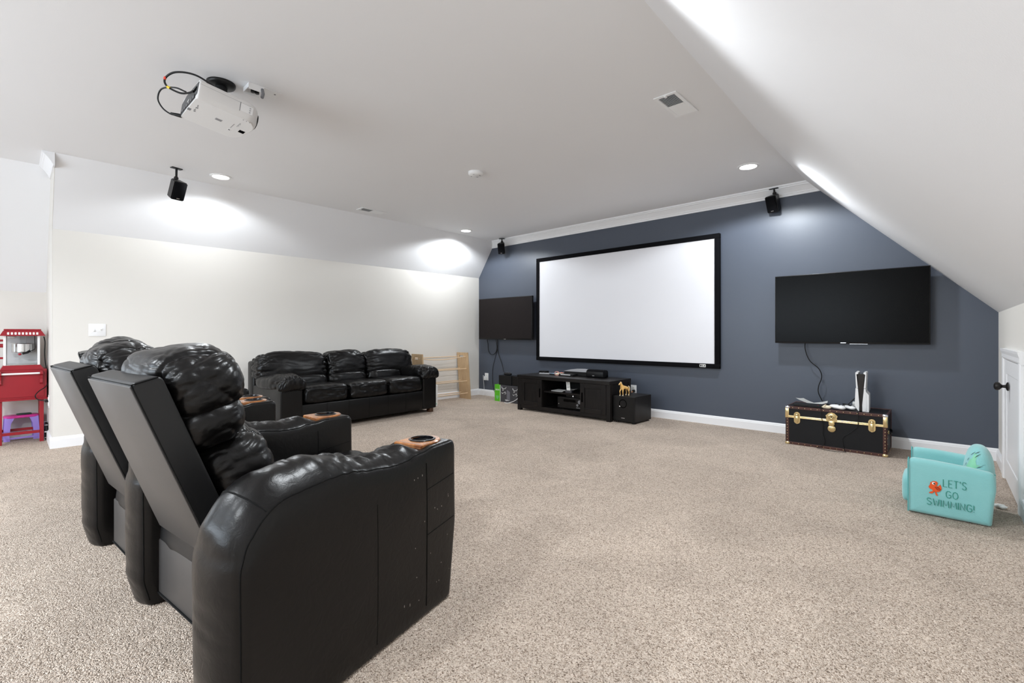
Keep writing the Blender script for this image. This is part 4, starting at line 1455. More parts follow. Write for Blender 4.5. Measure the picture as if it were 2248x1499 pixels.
leg(0, [(-0.052, 0.014, 0.080), (-0.046, 0.015, 0.060), (-0.060, 0.015, 0.036), (-0.056, 0.015, 0.012), (-0.052, 0.015, 0.004)], [0.014, 0.010, 0.0055, 0.0045, 0.0062])
leg(0, [(-0.050, -0.014, 0.080), (-0.036, -0.015, 0.060), (-0.048, -0.015, 0.036), (-0.040, -0.015, 0.012), (-0.036, -0.015, 0.004)], [0.014, 0.010, 0.0055, 0.0045, 0.0062])
leg(3, [(0.040, 0.014, 0.076), (0.044, 0.015, 0.046), (0.040, 0.015, 0.014), (0.044, 0.015, 0.004)], [0.011, 0.0062, 0.0042, 0.0062])
leg(3, [(0.044, -0.014, 0.078), (0.064, -0.015, 0.052), (0.056, -0.015, 0.018), (0.062, -0.015, 0.004)], [0.011, 0.0062, 0.0042, 0.0062])
skin('body', pts, eds, rad, M_GOLDTOY, t, 2)
bm = B()
tube(bm, smooth_path([(0.070, 0, 0.164), (0.056, 0, 0.157), (0.046, 0, 0.136), (0.034, 0, 0.116)], 5), [0.004] * 4 + [0.006] * 12, 8)
obj('mane', bm, M_CREAM, t)
obj('tail', tube(B(), smooth_path([(-0.062, 0, 0.108), (-0.078, 0, 0.096), (-0.080, 0, 0.066), (-0.074, 0, 0.04)], 5), [0.005] * 8 + [0.007] * 5 + [0.004] * 3, 8), M_CREAM, t)
for s in (-1, 1):
    obj('ear', lathe(B(), [(0.004, 0), (0.003, 0.008), (0, 0.013)], (0.062, s * 0.007, 0.156), (0, 0, 1), 8), M_GOLDTOY, t)
    obj('eye', lathe(B(), [(0.0022, 0), (0.0018, 0.0015), (0, 0.002)], (0.076, s * 0.0095, 0.150), (0, s, 0.2), 8), M_BLACK, t)
obj('blaze', box(B(), 0.080, 0.092, -0.003, 0.003, 0.146, 0.148, 0.0008, M=T(0.086, 0, 0.147) @ RY(42) @ T(-0.086, 0, -0.147)), M_CREAM, t)
for x, y in ((-0.052, 0.015), (-0.036, -0.015), (0.044, 0.015), (0.062, -0.015)):
    obj('hoof', lathe(B(), [(0.0075, 0), (0.006, 0.008), (0, 0.009)], (x, y, 0), seg=12), M_CREAM, t)


# ------------------------------------------------------------------ trunk under the right television
TX, TY, TW_, TD_, TH_ = -0.818, 5.165, 0.775, 0.42, 0.365
t = thing('trunk', 'black steamer trunk with brass locks and brown nailed edges on the carpet', 'trunk', (TX, TY, 0), math.radians(0.5))
hx = TW_ / 2
LZ = 0.268                                          # height of the lid joint
obj('body', box(B(), -hx + 0.004, hx - 0.004, 0.004, TD_ - 0.004, 0.012, LZ, 0.003), M_TRUNK, t, False)
obj('lid', box(B(), -hx + 0.004, hx - 0.004, 0.004, TD_ - 0.004, LZ + 0.002, TH_ - 0.003, 0.004), M_TRUNK, t, False)


def binding(x0, x1, y0, y1, z0, z1, nails, name='edge_binding'):
    b = obj(name, box(B(), x0, x1, y0, y1, z0, z1, 0.002), M_TRUNKEDGE, t, False)
    for n_ in nails:
        obj('nail', lathe(B(), [(0.0042, 0), (0.003, 0.0022), (0, 0.0028)], n_[0], n_[1], 8), M_BRASS, b)


e_ = 0.027
fy = (0, -1, 0)
binding(-hx, hx, 0.0, e_, TH_ - 0.024, TH_, [((-hx + 0.06 + i * (TW_ - 0.12) / 13, 0.0, TH_ - 0.012), fy) for i in range(14)])
binding(-hx, hx, 0.0, 0.012, 0.0, 0.026, [((-hx + 0.06 + i * (TW_ - 0.12) / 13, 0.0, 0.013), fy) for i in range(14)])
binding(-hx, hx, TD_ - e_, TD_, TH_ - 0.022, TH_, [])
for s in (-1, 1):
    a, b = sorted((s * hx, s * (hx - 0.030)))
    binding(a, b, 0.0, 0.012, 0.026, LZ - 0.012, [((s * (hx - 0.015), 0.0, 0.05 + i * 0.027), fy) for i in range(8)])
    a2, b2 = sorted((s * hx, s * (hx - 0.012)))
    binding(a2, b2, 0.0, TD_, TH_ - 0.022, TH_ - 0.001, [])
    binding(a2, b2, 0.004, TD_, 0.0, 0.026, [((s * hx, 0.06 + i * 0.06, 0.013), (s, 0, 0)) for i in range(6)])
    binding(a2, b2, TD_ - 0.03, TD_, 0.026, TH_ - 0.022, [])
    binding(a2, b2, 0.0, 0.028, 0.026, LZ - 0.012, [((s * hx, 0.014, 0.06 + i * 0.05), (s, 0, 0)) for i in range(4)])
    # brass corner irons and ball corners
    bm = B()
    a3, b3 = sorted((s * (hx + 0.003), s * (hx - 0.030)))
    box(bm, a3, b3, -0.004, 0.030, LZ - 0.014, TH_ - 0.016, 0.003)
    obj('corner_iron', bm, M_BRASS, t)
    for z, nm in ((TH_ - 0.012, 'ball_corner'), (0.012, 'ball_corner')):
        obj(nm, cushion(0.022, 0.022, 0.016, 2.6, 10, None, None, T(s * (hx - 0.016), 0.014, z)), M_CHROME if z > 0.1 else M_BRASS, t)
    obj('side_handle', tube(B(), smooth_path([(s * (hx + 0.002), 0.13, 0.20), (s * (hx + 0.014), 0.16, 0.185), (s * (hx + 0.014), 0.26, 0.185), (s * (hx + 0.002), 0.29, 0.20)], 5), 0.009, 8), M_BLACK, t)
    obj('handle_plate', box(B(), *sorted((s * (hx - 0.004), s * (hx + 0.004))), 0.10, 0.135, 0.185, 0.215, 0.001), M_BRASS, t)
# joint strips: two ribs of brass across the front
r_ = obj('brass_strip', box(B(), -hx + 0.02, hx - 0.02, -0.004, 0.006, LZ - 0.012, LZ + 0.010, 0.002), M_BRASS, t, False)
for z in (LZ - 0.006, LZ + 0.004):
    obj('rib', cyl(B(), (-hx + 0.025, -0.004, z), (hx - 0.025, -0.004, z), 0.0035, seg=8), M_BRASS, r_)


def draw_bolt(x):
    pl = []
    for k in range(24):
        a = 2 * math.pi * k / 24
        pl.append((x + 0.026 * math.cos(a), LZ - 0.008 + (0.030 if math.sin(a) > 0 else -0.030) + 0.026 * math.sin(a)))
    bm = B()
    prism(bm, pl, 1, -0.009, 0.002)
    bmesh.ops.bevel(bm, geom=[e for e in bm.edges if abs(e.verts[0].co.y + 0.009) < 1e-5 and abs(e.verts[1].co.y + 0.009) < 1e-5], offset=0.003, segments=2, affect='EDGES')
    p = obj('draw_bolt', bm, M_BRASS, t)
    obj('bolt_hasp', box(B(), x - 0.011, x + 0.011, -0.020, -0.008, LZ - 0.055, LZ + 0.012, 0.004), M_BRASS, p)
    obj('bolt_knob', lathe(B(), [(0.012, 0), (0.014, 0.006), (0.009, 0.014), (0, 0.016)], (x, -0.008, LZ + 0.020), fy, 14), M_BRASS, p)
    for dz in (0.040, -0.062):
        obj('nail', lathe(B(), [(0.004, 0), (0, 0.003)], (x, -0.009, LZ + dz), fy, 8), M_BRASS, p)


draw_bolt(-hx + 0.098)
draw_bolt(hx - 0.105)
cxl = -hx + 0.375
sh_ = [(-0.040, 0.050), (-0.022, 0.068), (0.0, 0.074), (0.022, 0.068), (0.040, 0.050), (0.047, 0.042), (0.040, 0.026), (0.044, 0.002), (0.026, -0.012), (0.022, -0.014), (0.022, -0.040), (-0.022, -0.040), (-0.022, -0.014), (-0.026, -0.012), (-0.044, 0.002), (-0.040, 0.026), (-0.047, 0.042)]
bm = B()
prism(bm, [(cxl + a, LZ + b) for a, b in sh_], 1, -0.010, 0.002)
lk = obj('lock_plate', bm, M_BRASS, t, False)
obj('lock_boss', lathe(B(), [(0.030, 0), (0.030, 0.006), (0.024, 0.010), (0.018, 0.010), (0.014, 0.016), (0.010, 0.016), (0, 0.013)], (cxl, -0.010, LZ + 0.034), fy, 24), M_BRASS, lk)
obj('keyhole', lathe(B(), [(0.0065, 0), (0, 0.001)], (cxl, -0.0255, LZ + 0.034), fy, 12), M_DARKHOLE, lk)
obj('hasp', box(B(), cxl - 0.018, cxl + 0.018, -0.016, -0.008, LZ - 0.052, LZ - 0.004, 0.002), M_BRASS, lk)
obj('hasp_disc', lathe(B(), [(0.031, 0), (0.031, 0.006), (0.027, 0.009), (0.008, 0.009), (0.007, 0.013), (0, 0.014)], (cxl, -0.002, LZ - 0.074), fy, 24), M_BRASS, lk)


def tk(x, y, z=0.0005):
    a = math.radians(0.5)
    return (TX + math.cos(a) * x - math.sin(a) * y, TY + math.sin(a) * x + math.cos(a) * y, TH_ + z)


# white two-panel console standing upright on the trunk
t = thing('game_console', 'tall white game console with black core standing upright on the trunk', 'game console', tk(0.195, 0.085), math.radians(3))
t.scale = (0.80, 0.90, 1.0)
bm = B()
prism(bm, [(-0.016, 0.0), (0.016, 0.0), (0.012, 0.05), (0.020, 0.20), (0.034, 0.335), (-0.034, 0.335), (-0.020, 0.20), (-0.012, 0.05)], 1, -0.012, 0.20)
obj('core', bm, M_GLOSS, t, False)
for s, base_w in ((-1, 0.050), (1, 0.044)):
    low = [(s * 0.014, 0.004), (s * base_w, 0.004), (s * 0.050, 0.06), (s * 0.043, 0.205), (s * 0.028, 0.205), (s * 0.013, 0.06)]
    if s < 0:
        low = [(-0.016, 0.0), (-0.030, 0.012), (-0.056, 0.05), (-0.048, 0.205), (-0.026, 0.205), (-0.014, 0.06)]
    up = [(s * 0.027, 0.209), (s * 0.043, 0.209), (s * 0.050, 0.345), (s * 0.044, 0.352), (s * 0.024, 0.348), (s * 0.024, 0.338), (s * 0.040, 0.330)]
    for q, nm in ((low, 'lower_panel'), (up, 'upper_panel')):
        bm = B()
        prism(bm, q, 1, -0.022, 0.205)
        obj(nm, bm, M_WHITE, t, False)
bm = B()
prism(bm, [(0.014, 0.0), (0.072, 0.0), (0.072, 0.150), (0.046, 0.178), (0.030, 0.19), (0.020, 0.10)], 1, -0.020, 0.19)
d_ = obj('disc_drive', bm, M_WHITE, t, False)
obj('disc_slot', box(B(), 0.042, 0.047, -0.0212, -0.019, 0.022, 0.135), M_DARKHOLE, d_, False)
obj('logo_mark', box(B(), 0.038, 0.052, -0.0206, -0.0195, 0.010, 0.015), M_LGREY, d_, False)
for s in (-1, 1):
    obj('light_strip', box(B(), s * 0.0150 - 0.001, s * 0.0150 + 0.001, -0.0215, -0.018, 0.02, 0.09, M=RY(s * 1)), mat('pale_blue_light', (0.35, 0.5, 0.9), 0.4), t, False)

t = thing('game_controller', 'white game controller lying at the trunk front beside the toy mouse', 'game controller', tk(0.030, 0.075), math.radians(-38))
gamepad(t, M_WHITE, M_BLACK, 1.0)
t = thing('game_controller', 'white game controller with black grip, nearest the upright white console', 'game controller', tk(0.112, 0.130), math.radians(-50))
gamepad(t, M_WHITE, M_BLACK, 0.9)
t = thing('toy_mouse', 'tiny cream plastic mouse toy at the front edge of the trunk', 'toy', tk(-0.052, 0.042), math.radians(175))
obj('body', cushion(0.030, 0.020, 0.016, 2.3, 12, None, lambda p: (p.x, p.y * (1 - 0.25 * max(0, p.x)), p.z), T(0, 0, 0.016)), M_CREAM, t)
obj('head', lathe(B(), [(0.016, 0), (0.014, 0.012), (0.008, 0.024), (0, 0.032)], (0.018, 0, 0.017), (1, 0, -0.15), 12), M_CREAM, t)
for s in (-1, 1):
    obj('ear', lathe(B(), [(0.008, 0), (0.008, 0.002), (0, 0.003)], (0.018, s * 0.012, 0.032), (0.5, s * 0.4, 0.6), 10), M_CREAM, t)
    obj('eye', lathe(B(), [(0.003, 0), (0, 0.002)], (0.034, s * 0.010, 0.022), (0.6, s, 0.3), 8), M_BLACK, t)
t = thing('disc_player', 'low ribbed black box at the left front of the trunk top', 'media box', tk(-0.215, 0.085), math.radians(1))
obj('case', box(B(), -0.115, 0.115, -0.050, 0.085, 0, 0.024, 0.003), M_BLACK, t, False)
for k in range(18):
    obj('rib', box(B(), -0.105 + k * 0.012, -0.099 + k * 0.012, -0.0515, -0.049, 0.004, 0.020), M_SATIN, t, False)
obj('status_light', box(B(), 0.085, 0.092, -0.045, -0.038, 0.0235, 0.0255), M_REDBAND, t, False)


def paper(label, x, y, z, rz, w_, d_, curl):
    t = thing('paper', label, 'paper', tk(x, y, z), math.radians(rz), 'loose papers on the trunk')
    bm = B()
    N_ = 5
    g = [[bm.verts.new((-w_ / 2 + w_ * i / N_, -d_ / 2 + d_ * j / N_, curl * (i / N_) ** 2 + 0.25 * curl * (j / N_) ** 2 + 0.001)) for j in range(N_ + 1)] for i in range(N_ + 1)]
    for i in range(N_):
        for j in range(N_):
            bm.faces.new((g[i][j], g[i + 1][j], g[i + 1][j + 1], g[i][j + 1]))
    bmesh.ops.solidify(bm, geom=bm.faces[:], thickness=0.0015)
    obj('sheet', bm, M_PAPER, t)


paper('loose white sheet at the back left corner of the trunk top', -0.235, 0.26, 0.0005, 160, 0.20, 0.13, 0.045)
paper('curled white sheet leaning over the ribbed black box on the trunk', -0.165, 0.215, 0.006, 8, 0.17, 0.12, 0.032)
paper('narrow white sheet behind the toy mouse on the trunk top', -0.055, 0.245, 0.0005, -6, 0.16, 0.09, 0.012)
t = thing('small_box', 'small white carton behind the upright white console on the trunk', 'box', tk(0.150, 0.335), math.radians(2))
obj('carton', box(B(), -0.045, 0.045, -0.03, 0.03, 0, 0.050, 0.002), M_PAPER, t, False)
obj('stripe', box(B(), -0.0455, 0.0455, -0.0305, 0.0305, 0.022, 0.027), M_GREY, t, False)
t = thing('cable', 'thin black cables draped over the front of the trunk', 'cable', (TX, TY, 0))
zz = TH_ + 0.004
cord('lead', [(-0.085, 0.08, zz), (-0.095, 0.0, zz), (-0.090, -0.030, zz - 0.06), (-0.075, -0.016, 0.20), (-0.080, -0.014, 0.14), (-0.065, -0.012, 0.08), (-0.080, -0.014, 0.03), (-0.12, -0.03, 0.006), (-0.06, -0.06, 0.005), (0.03, -0.07, 0.005), (0.10, -0.04, 0.006)], 0.0024, M_BLACK, t)
cord('lead', [(0.178, 0.06, zz), (0.182, 0.0, zz), (0.186, -0.022, zz - 0.08), (0.180, -0.016, 0.24), (0.13, -0.012, 0.18), (0.075, -0.012, 0.13), (0.075, -0.012, 0.07), (0.085, -0.014, 0.02), (0.10, -0.04, 0.006)], 0.0024, M_BLACK, t)
cord('lead', [(0.16, 0.24, TH_ + 0.13), (0.12, 0.25, TH_ + 0.085), (0.07, 0.22, TH_ + 0.03), (0.05, 0.15, TH_ + 0.046), (0.10, 0.11, TH_ + 0.044), (0.155, 0.08, TH_ + 0.012)], 0.0045, M_BLACK, t)

# ------------------------------------------------------------------ child's plush armchair
KX, KY = -0.025, 3.668
t = thing('kids_armchair', 'teal plush childs armchair reading lets go swimming beside the attic door', 'chair', (KX, KY, 0), math.radians(0.5))
KW, KDp = 0.37, 0.44                                # length along x (faces -x), width along y
for yy in (0.042, KDp - 0.042):
    prof = rpoly([(-KW / 2, 0.004, 0.01), (-KW / 2 + 0.002, 0.312, 0.03), (-KW / 2 + 0.12, 0.312, 0.1), (KW / 2 - 0.10, 0.298, 0.1), (KW / 2 - 0.004, 0.286, 0.03), (KW / 2, 0.20, 0.1), (KW / 2 - 0.018, 0.004, 0.01)], 6, 0.02)
    bm = soft_extrude(prof, 0.080, 0.030, 0.006, 6, lambda p, n: 0.003 * noise.noise(p * 9) + 0.010 * max(0, n.z) ** 2 * max(0, min(1, (p.z - 0.2) * 9)))
    # profile's first axis runs along the chair's x
    bmesh.ops.transform(bm, matrix=T(0, yy, 0) @ RZ(-90), verts=bm.verts[:])
    bmesh.ops.transform(bm, matrix=T(0, 0, 0), verts=bm.verts[:])
    sd = obj('arm', bm, M_TEAL, t, True, 180)
    bm = B()
    pth = [(-KW / 2 + 0.002, yy + dy, z) for dy, z in ((-0.041, 0.01), (-0.042, 0.10), (-0.041, 0.20), (-0.043, 0.27), (-0.036, 0.306), (0.0, 0.320), (0.036, 0.306), (0.041, 0.27), (0.041, 0.01))]
    tube(bm, smooth_path(pth, 4), 0.0032, 8)
    obj('piping', bm, M_TEALDK, sd)
obj('seat', cushion(KW / 2 - 0.03, (KDp - 0.16) / 2, 0.07, 4, 16, None, None, T(-0.035, KDp / 2, 0.135)), M_TEAL, t)
obj('seat_front', cushion(0.03, (KDp - 0.168) / 2, 0.085, 4, 14, None, None, T(-KW / 2 - 0.005, KDp / 2, 0.115)), M_TEAL, t)
obj('seat_base', box(B(), -KW / 2 + 0.02, KW / 2 - 0.03, 0.075, KDp - 0.075, 0.004, 0.09, 0.01), M_TEAL, t)


def bshape(p):
    return (p.x * (1 - 0.10 * max(0, p.z)), p.y, p.z)


bk = obj('backrest', cushion(0.070, KDp / 2 - 0.045, 0.190, 2.5, 22, lambda p, n: 0.002 * noise.noise(p * 12), bshape, T(0.124, KDp / 2, 0.222)), M_TEAL, t, True, 180)
bm = B()
tube(bm, smooth_path([(0.060, 0.060, 0.300), (0.10, 0.050, 0.296), (0.15, 0.049, 0.288), (0.185, 0.064, 0.280)], 4), 0.003, 6)
obj('seam', bm, M_TEALDK, bk)
# appliqué animal on the back cushion: a green patch, a white patch and dark stitches


def patch(name, poly, m, parent, tree, org, dirn, ua, va, off=0.002, th=0.003):
    """felt patch: outline (u, v) laid onto the surface of tree along dirn"""
    bm = B()
    c = (sum(p[0] for p in poly) / len(poly), sum(p[1] for p in poly) / len(poly))
    rings = []
    for s in (1.0, 0.66, 0.33):
        ring = []
        for u, v in poly:
            uu, vv = c[0] + (u - c[0]) * s, c[1] + (v - c[1]) * s
            o = org + ua * uu + va * vv
            h = tree.ray_cast(o, dirn)
            ring.append(bm.verts.new((h[0] if h[0] else tree.find_nearest(o + dirn * 0.47)[0]) - dirn * (off + (0 if s == 1 else th * 0.3))))
        rings.append(ring)
    o = org + ua * c[0] + va * c[1]
    h = tree.ray_cast(o, dirn)
    cv = bm.verts.new((h[0] if h[0] else tree.find_nearest(o + dirn * 0.47)[0]) - dirn * (off + th * 0.3))
    n = len(poly)
    for a, b in zip(rings, rings[1:]):
        for i in range(n):
            bm.faces.new((a[i], a[(i + 1) % n], b[(i + 1) % n], b[i]))
    for i in range(n):
        bm.faces.new((rings[-1][i], rings[-1][(i + 1) % n], cv))
    return obj(name, bm, m, parent)


bmt = B()
bmt.from_mesh(bk.data)
tree = BVHTree.FromBMesh(bmt)
bmt.free()
ua, va = Vector((0.55, -0.83, 0)).normalized(), Vector((0, 0, 1))
dn = ua.cross(va) * -1
if dn.y < 0:
    dn = -dn
dn = Vector((0.62, 0.78, 0)).normalized()
ua = Vector((0.78, -0.62, 0)).normalized()
org = Vector((0.124, KDp / 2, 0.222)) - dn * 0.5 + ua * 0.018
patch('green_patch', [(0.035, 0.02), (0.060, 0.04), (0.065, 0.075), (0.095, 0.105), (0.070, 0.100), (0.060, 0.12), (0.055, 0.15), (0.035, 0.16), (0.025, 0.12), (0.005, 0.075), (0.010, 0.04)], M_LIME, bk, tree, org, dn, ua, va)
patch('pale_patch', [(0.0, 0.01), (0.03, 0.015), (0.028, 0.055), (0.005, 0.06), (-0.01, 0.04)], M_PALEGREEN, bk, tree, org, dn, ua, va, 0.003)
patch('white_patch', [(0.04, 0.0), (0.09, 0.01), (0.10, 0.045), (0.07, 0.04), (0.05, 0.03)], M_FELTWHITE, bk, tree, org, dn, ua, va, 0.003)
for (u, v, an) in ((0.028, 0.155, 60), (0.045, 0.165, 60), (0.055, 0.148, 70), (0.012, 0.12, 60), (0.0, 0.09, 65), (0.082, 0.092, 35), (0.098, 0.110, 35), (-0.008, 0.065, 70)):
    cu_, su_ = math.cos(math.radians(an)), math.sin(math.radians(an))
    L_ = 0.013
    patch('stitch', [(u - L_ * cu_, v - L_ * su_), (u - 0.002 * su_, v + 0.002 * cu_), (u + L_ * cu_, v + L_ * su_), (u + 0.002 * su_, v - 0.002 * cu_)], M_DKGREEN, bk, tree, org, dn, ua, va, 0.0045)

GL = {'L': [[(0, 1), (0, 0), (0.62, 0)]], 'E': [[(0.6, 1), (0, 1), (0, 0), (0.6, 0)], [(0, 0.52), (0.5, 0.52)]], 'T': [[(0, 1), (0.7, 1)], [(0.35, 1), (0.35, 0)]],
      "'": [[(0.05, 1.02), (0.03, 0.80)]], 'S': [[(0.62, 0.85), (0.48, 1), (0.16, 1), (0.02, 0.84), (0.08, 0.62), (0.52, 0.42), (0.64, 0.22), (0.52, 0.02), (0.16, 0), (0, 0.14)]],
      'G': [[(0.68, 0.82), (0.5, 1), (0.2, 1), (0.02, 0.75), (0.02, 0.25), (0.2, 0), (0.5, 0), (0.68, 0.16), (0.68, 0.46), (0.38, 0.46)]],
      'O': [[(0.35, 1), (0.1, 0.9), (0, 0.6), (0, 0.35), (0.12, 0.08), (0.35, 0), (0.58, 0.08), (0.7, 0.35), (0.7, 0.6), (0.6, 0.9), (0.35, 1)]],
      'W': [[(0, 1), (0.2, 0), (0.42, 0.75), (0.64, 0), (0.84, 1)]], 'I': [[(0, 1), (0, 0)]], 'M': [[(0, 0), (0.06, 1), (0.40, 0.25), (0.74, 1), (0.80, 0)]],
      'N': [[(0, 0), (0, 1), (0.58, 0), (0.58, 1)]], '!': [[(0, 1), (0, 0.32)], [(0, 0.06), (0, 0)]]}
GW = {'L': 0.62, 'E': 0.6, 'T': 0.7, "'": 0.1, 'S': 0.64, 'G': 0.7, 'O': 0.7, 'W': 0.84, 'I': 0.02, 'M': 0.8, 'N': 0.58, '!': 0.02}


def stitched(word, x0, x1, z, h):
    gap = 0.26
    tw = sum(GW[c] for c in word) + gap * (len(word) - 1)
    k = (x1 - x0) / tw
    x = x0
    for c in word:
        bm = B()
        for st in GL[c]:
            tube(bm, [(x + a * k, -0.0045 - 0.002, z + b * h) for a, b in st], 0.0017, 6)
        obj('stitched_letter', bm, M_THREAD, t)
        x += (GW[c] + gap) * k


stitched("LET'S", -0.029, 0.066, 0.188, 0.041)
stitched('GO', -0.017, 0.032, 0.128, 0.037)
stitched('SWIMMING!', -0.099, 0.097, 0.072, 0.037)
bm = B()
fp = [(-0.092, 0.198), (-0.086, 0.208), (-0.084, 0.222), (-0.072, 0.232), (-0.058, 0.233), (-0.052, 0.226), (-0.054, 0.214), (-0.062, 0.207), (-0.050, 0.206), (-0.042, 0.218), (-0.036, 0.203), (-0.036, 0.190), (-0.044, 0.178), (-0.058, 0.172), (-0.070, 0.174), (-0.078, 0.184), (-0.088, 0.188)]
fp = [(x, z - 0.022) for x, z in fp]
prism(bm, fp, 1, -0.008, -0.004)
fs = obj('fish_patch', bm, M_ORANGE, t, False)
for q in ([(-0.072, 0.176), (-0.066, 0.174), (-0.076, 0.160), (-0.090, 0.160), (-0.088, 0.165)], [(-0.066, 0.176), (-0.060, 0.174), (-0.052, 0.156), (-0.055, 0.150), (-0.060, 0.154)]):
    obj('fish_leg', prism(B(), [(x, z - 0.022) for x, z in q], 1, -0.008, -0.004), M_ORANGE, fs, False)
obj('fish_eye', cyl(B(), (-0.070, -0.0075, 0.198), (-0.070, -0.0092, 0.198), 0.0075, seg=14), M_PAPER, fs, False)
obj('fish_pupil', cyl(B(), (-0.067, -0.009, 0.1975), (-0.067, -0.0102, 0.1975), 0.0042, seg=12), M_BLACK, fs, False)
for pts_ in ([(-0.064, 0.200), (-0.054, 0.186), (-0.044, 0.184), (-0.040, 0.190), (-0.050, 0.202), (-0.064, 0.200)], [(-0.058, 0.196), (-0.046, 0.188)], [(-0.054, 0.200), (-0.043, 0.192)]):
    obj('fin_stitch', tube(B(), [(a, -0.0088, b - 0.022) for a, b in pts_], 0.0012, 6), M_REDTHREAD, fs)

t = thing('crumpled_tissue', 'small crumpled white tissue on the carpet behind the teal chair', 'tissue', (0.200, 4.125, 0.001))
obj('sheet', cushion(0.030, 0.020, 0.012, 2.2, 12, lambda p, n: 0.010 * noise.noise(p * 60), None, T(0, 0, 0.013)), M_PAPER, t, True, 30)

# ------------------------------------------------------------------ popcorn cart and step stool in the alcove
PX, PY = -6.72, 0.105
t = thing('popcorn_cart', 'red vintage popcorn machine on a red cart in the alcove', 'popcorn machine', (PX, PY, 0))


def frustum(bm, y0, y1, x0, x1, z0, ty0, ty1, tx0, tx1, z1):
    A = [bm.verts.new(p) for p in ((x0, y0, z0), (x1, y0, z0), (x1, y1, z0), (x0, y1, z0))]
    C = [bm.verts.new(p) for p in ((tx0, ty0, z1), (tx1, ty0, z1), (tx1, ty1, z1), (tx0, ty1, z1))]
    bm.faces.new(A[::-1])
    bm.faces.new(C)
    for i in range(4):
        j = (i + 1) % 4
        bm.faces.new((A[i], A[j], C[j], C[i]))
    return bm


obj('roof', frustum(B(), -0.152, 0.158, -0.16, 0.15, 1.042, -0.128, 0.132, -0.13, 0.125, 1.092), M_RED, t, False)
rc = obj('roof_cap', box(B(), -0.125, 0.12, -0.125, 0.129, 1.092, 1.108, 0.004), M_RED, t, False)
for k in range(9):
    y = -0.095 + k * 0.0245
    obj('roof_window', box(B(), -0.0055, 0.0015, y - 0.0075, y + 0.0075, -0.012, 0.014, 0.003, M=T(0.140, 0, 1.064) @ RY(-26)), M_PAPER, t, False)
for y in (-0.118, 0.112):
    obj('corner_post', box(B(), 0.098, 0.112, y - 0.009, y + 0.009, 0.757, 1.044, 0.002), M_WHITE, t, False)
    obj('corner_post', box(B(), -0.112, -0.098, y - 0.009, y + 0.009, 0.757, 1.044, 0.002), M_WHITE, t, False)
obj('front_pane', box(B(), 0.103, 0.106, -0.109, 0.103, 0.757, 1.042), M_GLASS, t, False)
for y in (-0.118, 0.112):
    obj('side_pane', box(B(), -0.098, 0.098, y - 0.0015, y + 0.0015, 0.757, 1.042), M_GLASS, t, False)
obj('rear_panel', box(B(), -0.112, -0.108, -0.11, 0.104, 0.757, 1.042), M_WHITE, t, False)
obj('tray', box(B(), -0.105, 0.100, -0.112, 0.106, 0.757, 0.765), M_STEEL, t, False)
kt = obj('kettle', lathe(B(), [(0, 0.878), (0.076, 0.879), (0.082, 0.886), (0.082, 0.962), (0.086, 0.966), (0.080, 0.968), (0, 0.970)], (0.0, 0.01, 0), (0, 0, 1), 28), M_STEEL, t)
obj('kettle_hanger', box(B(), -0.012, 0.012, -0.015, 0.030, 0.968, 1.042, 0.002), M_LGREY, kt, False)
obj('lid_flap', box(B(), -0.045, 0.045, -0.095, -0.02, 0.966, 0.970), M_STEEL, kt, False)
obj('kettle_handle', tube(B(), [(0.075, 0.050, 0.892), (0.090, 0.035, 0.878), (0.098, 0.000, 0.868)], 0.010, 8), M_BLACK, kt)
obj('handle_knob', cushion(0.013, 0.013, 0.011, 2.2, 10, None, None, T(0.098, -0.018, 0.864)), M_RED, kt)
cord('kettle_cord', [(0.075, 0.04, 0.89), (0.085, 0.07, 0.900), (0.088, 0.087, 0.92), (0.088, 0.085, 0.98), (0.085, 0.085, 1.045)], 0.0035, M_BLACK, kt)
obj('lamp_globe', cushion(0.022, 0.030, 0.016, 2, 10, None, None, T(0.03, -0.07, 1.03)), M_WHITE, t)
for z, r in ((0.998, 0.010), (0.948, 0.018), (0.83, 0.010)):
    obj('door_knob', cyl(B(), (0.09, -0.128, z), (0.09, -0.150, z), r, seg=12), M_RED, t)
obj('machine_base', frustum(B(), -0.150, 0.148, -0.15, 0.14, 0.715, -0.128, 0.124, -0.125, 0.115, 0.757), M_RED, t, False)
obj('cabinet', box(B(), -0.17, 0.135, -0.185, 0.168, 0.430, 0.716, 0.004), M_RED, t, False)
obj('front_panel', box(B(), 0.134, 0.140, -0.165, 0.150, 0.450, 0.690, 0.003), M_RED, t, False)
obj('bottom_lip', box(B(), -0.18, 0.150, -0.195, 0.178, 0.418, 0.432, 0.003), M_RED, t, False)
for y in (-0.150, 0.128):
    bm = B()
    prism(bm, [(0.138, 0.700), (0.160, 0.705), (0.190, 0.695), (0.192, 0.670), (0.170, 0.655), (0.160, 0.620), (0.165, 0.585), (0.150, 0.570), (0.138, 0.575)], 1, y - 0.010, y + 0.010)
    obj('handle_bracket', bm, M_RED, t, False)
obj('handle_bar', cyl(B(), (0.172, -0.150, 0.678), (0.172, 0.128, 0.678), 0.009), M_WHITE, t)
for y in (-0.150, 0.132):
    for x in (-0.145, 0.110):
        obj('leg', box(B(), x - 0.012, x + 0.012, y - 0.015, y + 0.015, 0.0 if y < 0 or x > 0 else 0.03, 0.42, 0.002), M_RED, t, False)
for x in (-0.145, 0.118):
    obj('stretcher', box(B(), x - 0.008, x + 0.008, -0.135, 0.117, 0.088, 0.115, 0.002), M_RED, t, False)
for y in (-0.150, 0.132):
    obj('stretcher', box(B(), -0.133, 0.098, y - 0.008, y + 0.008, 0.088, 0.115, 0.002), M_RED, t, False)
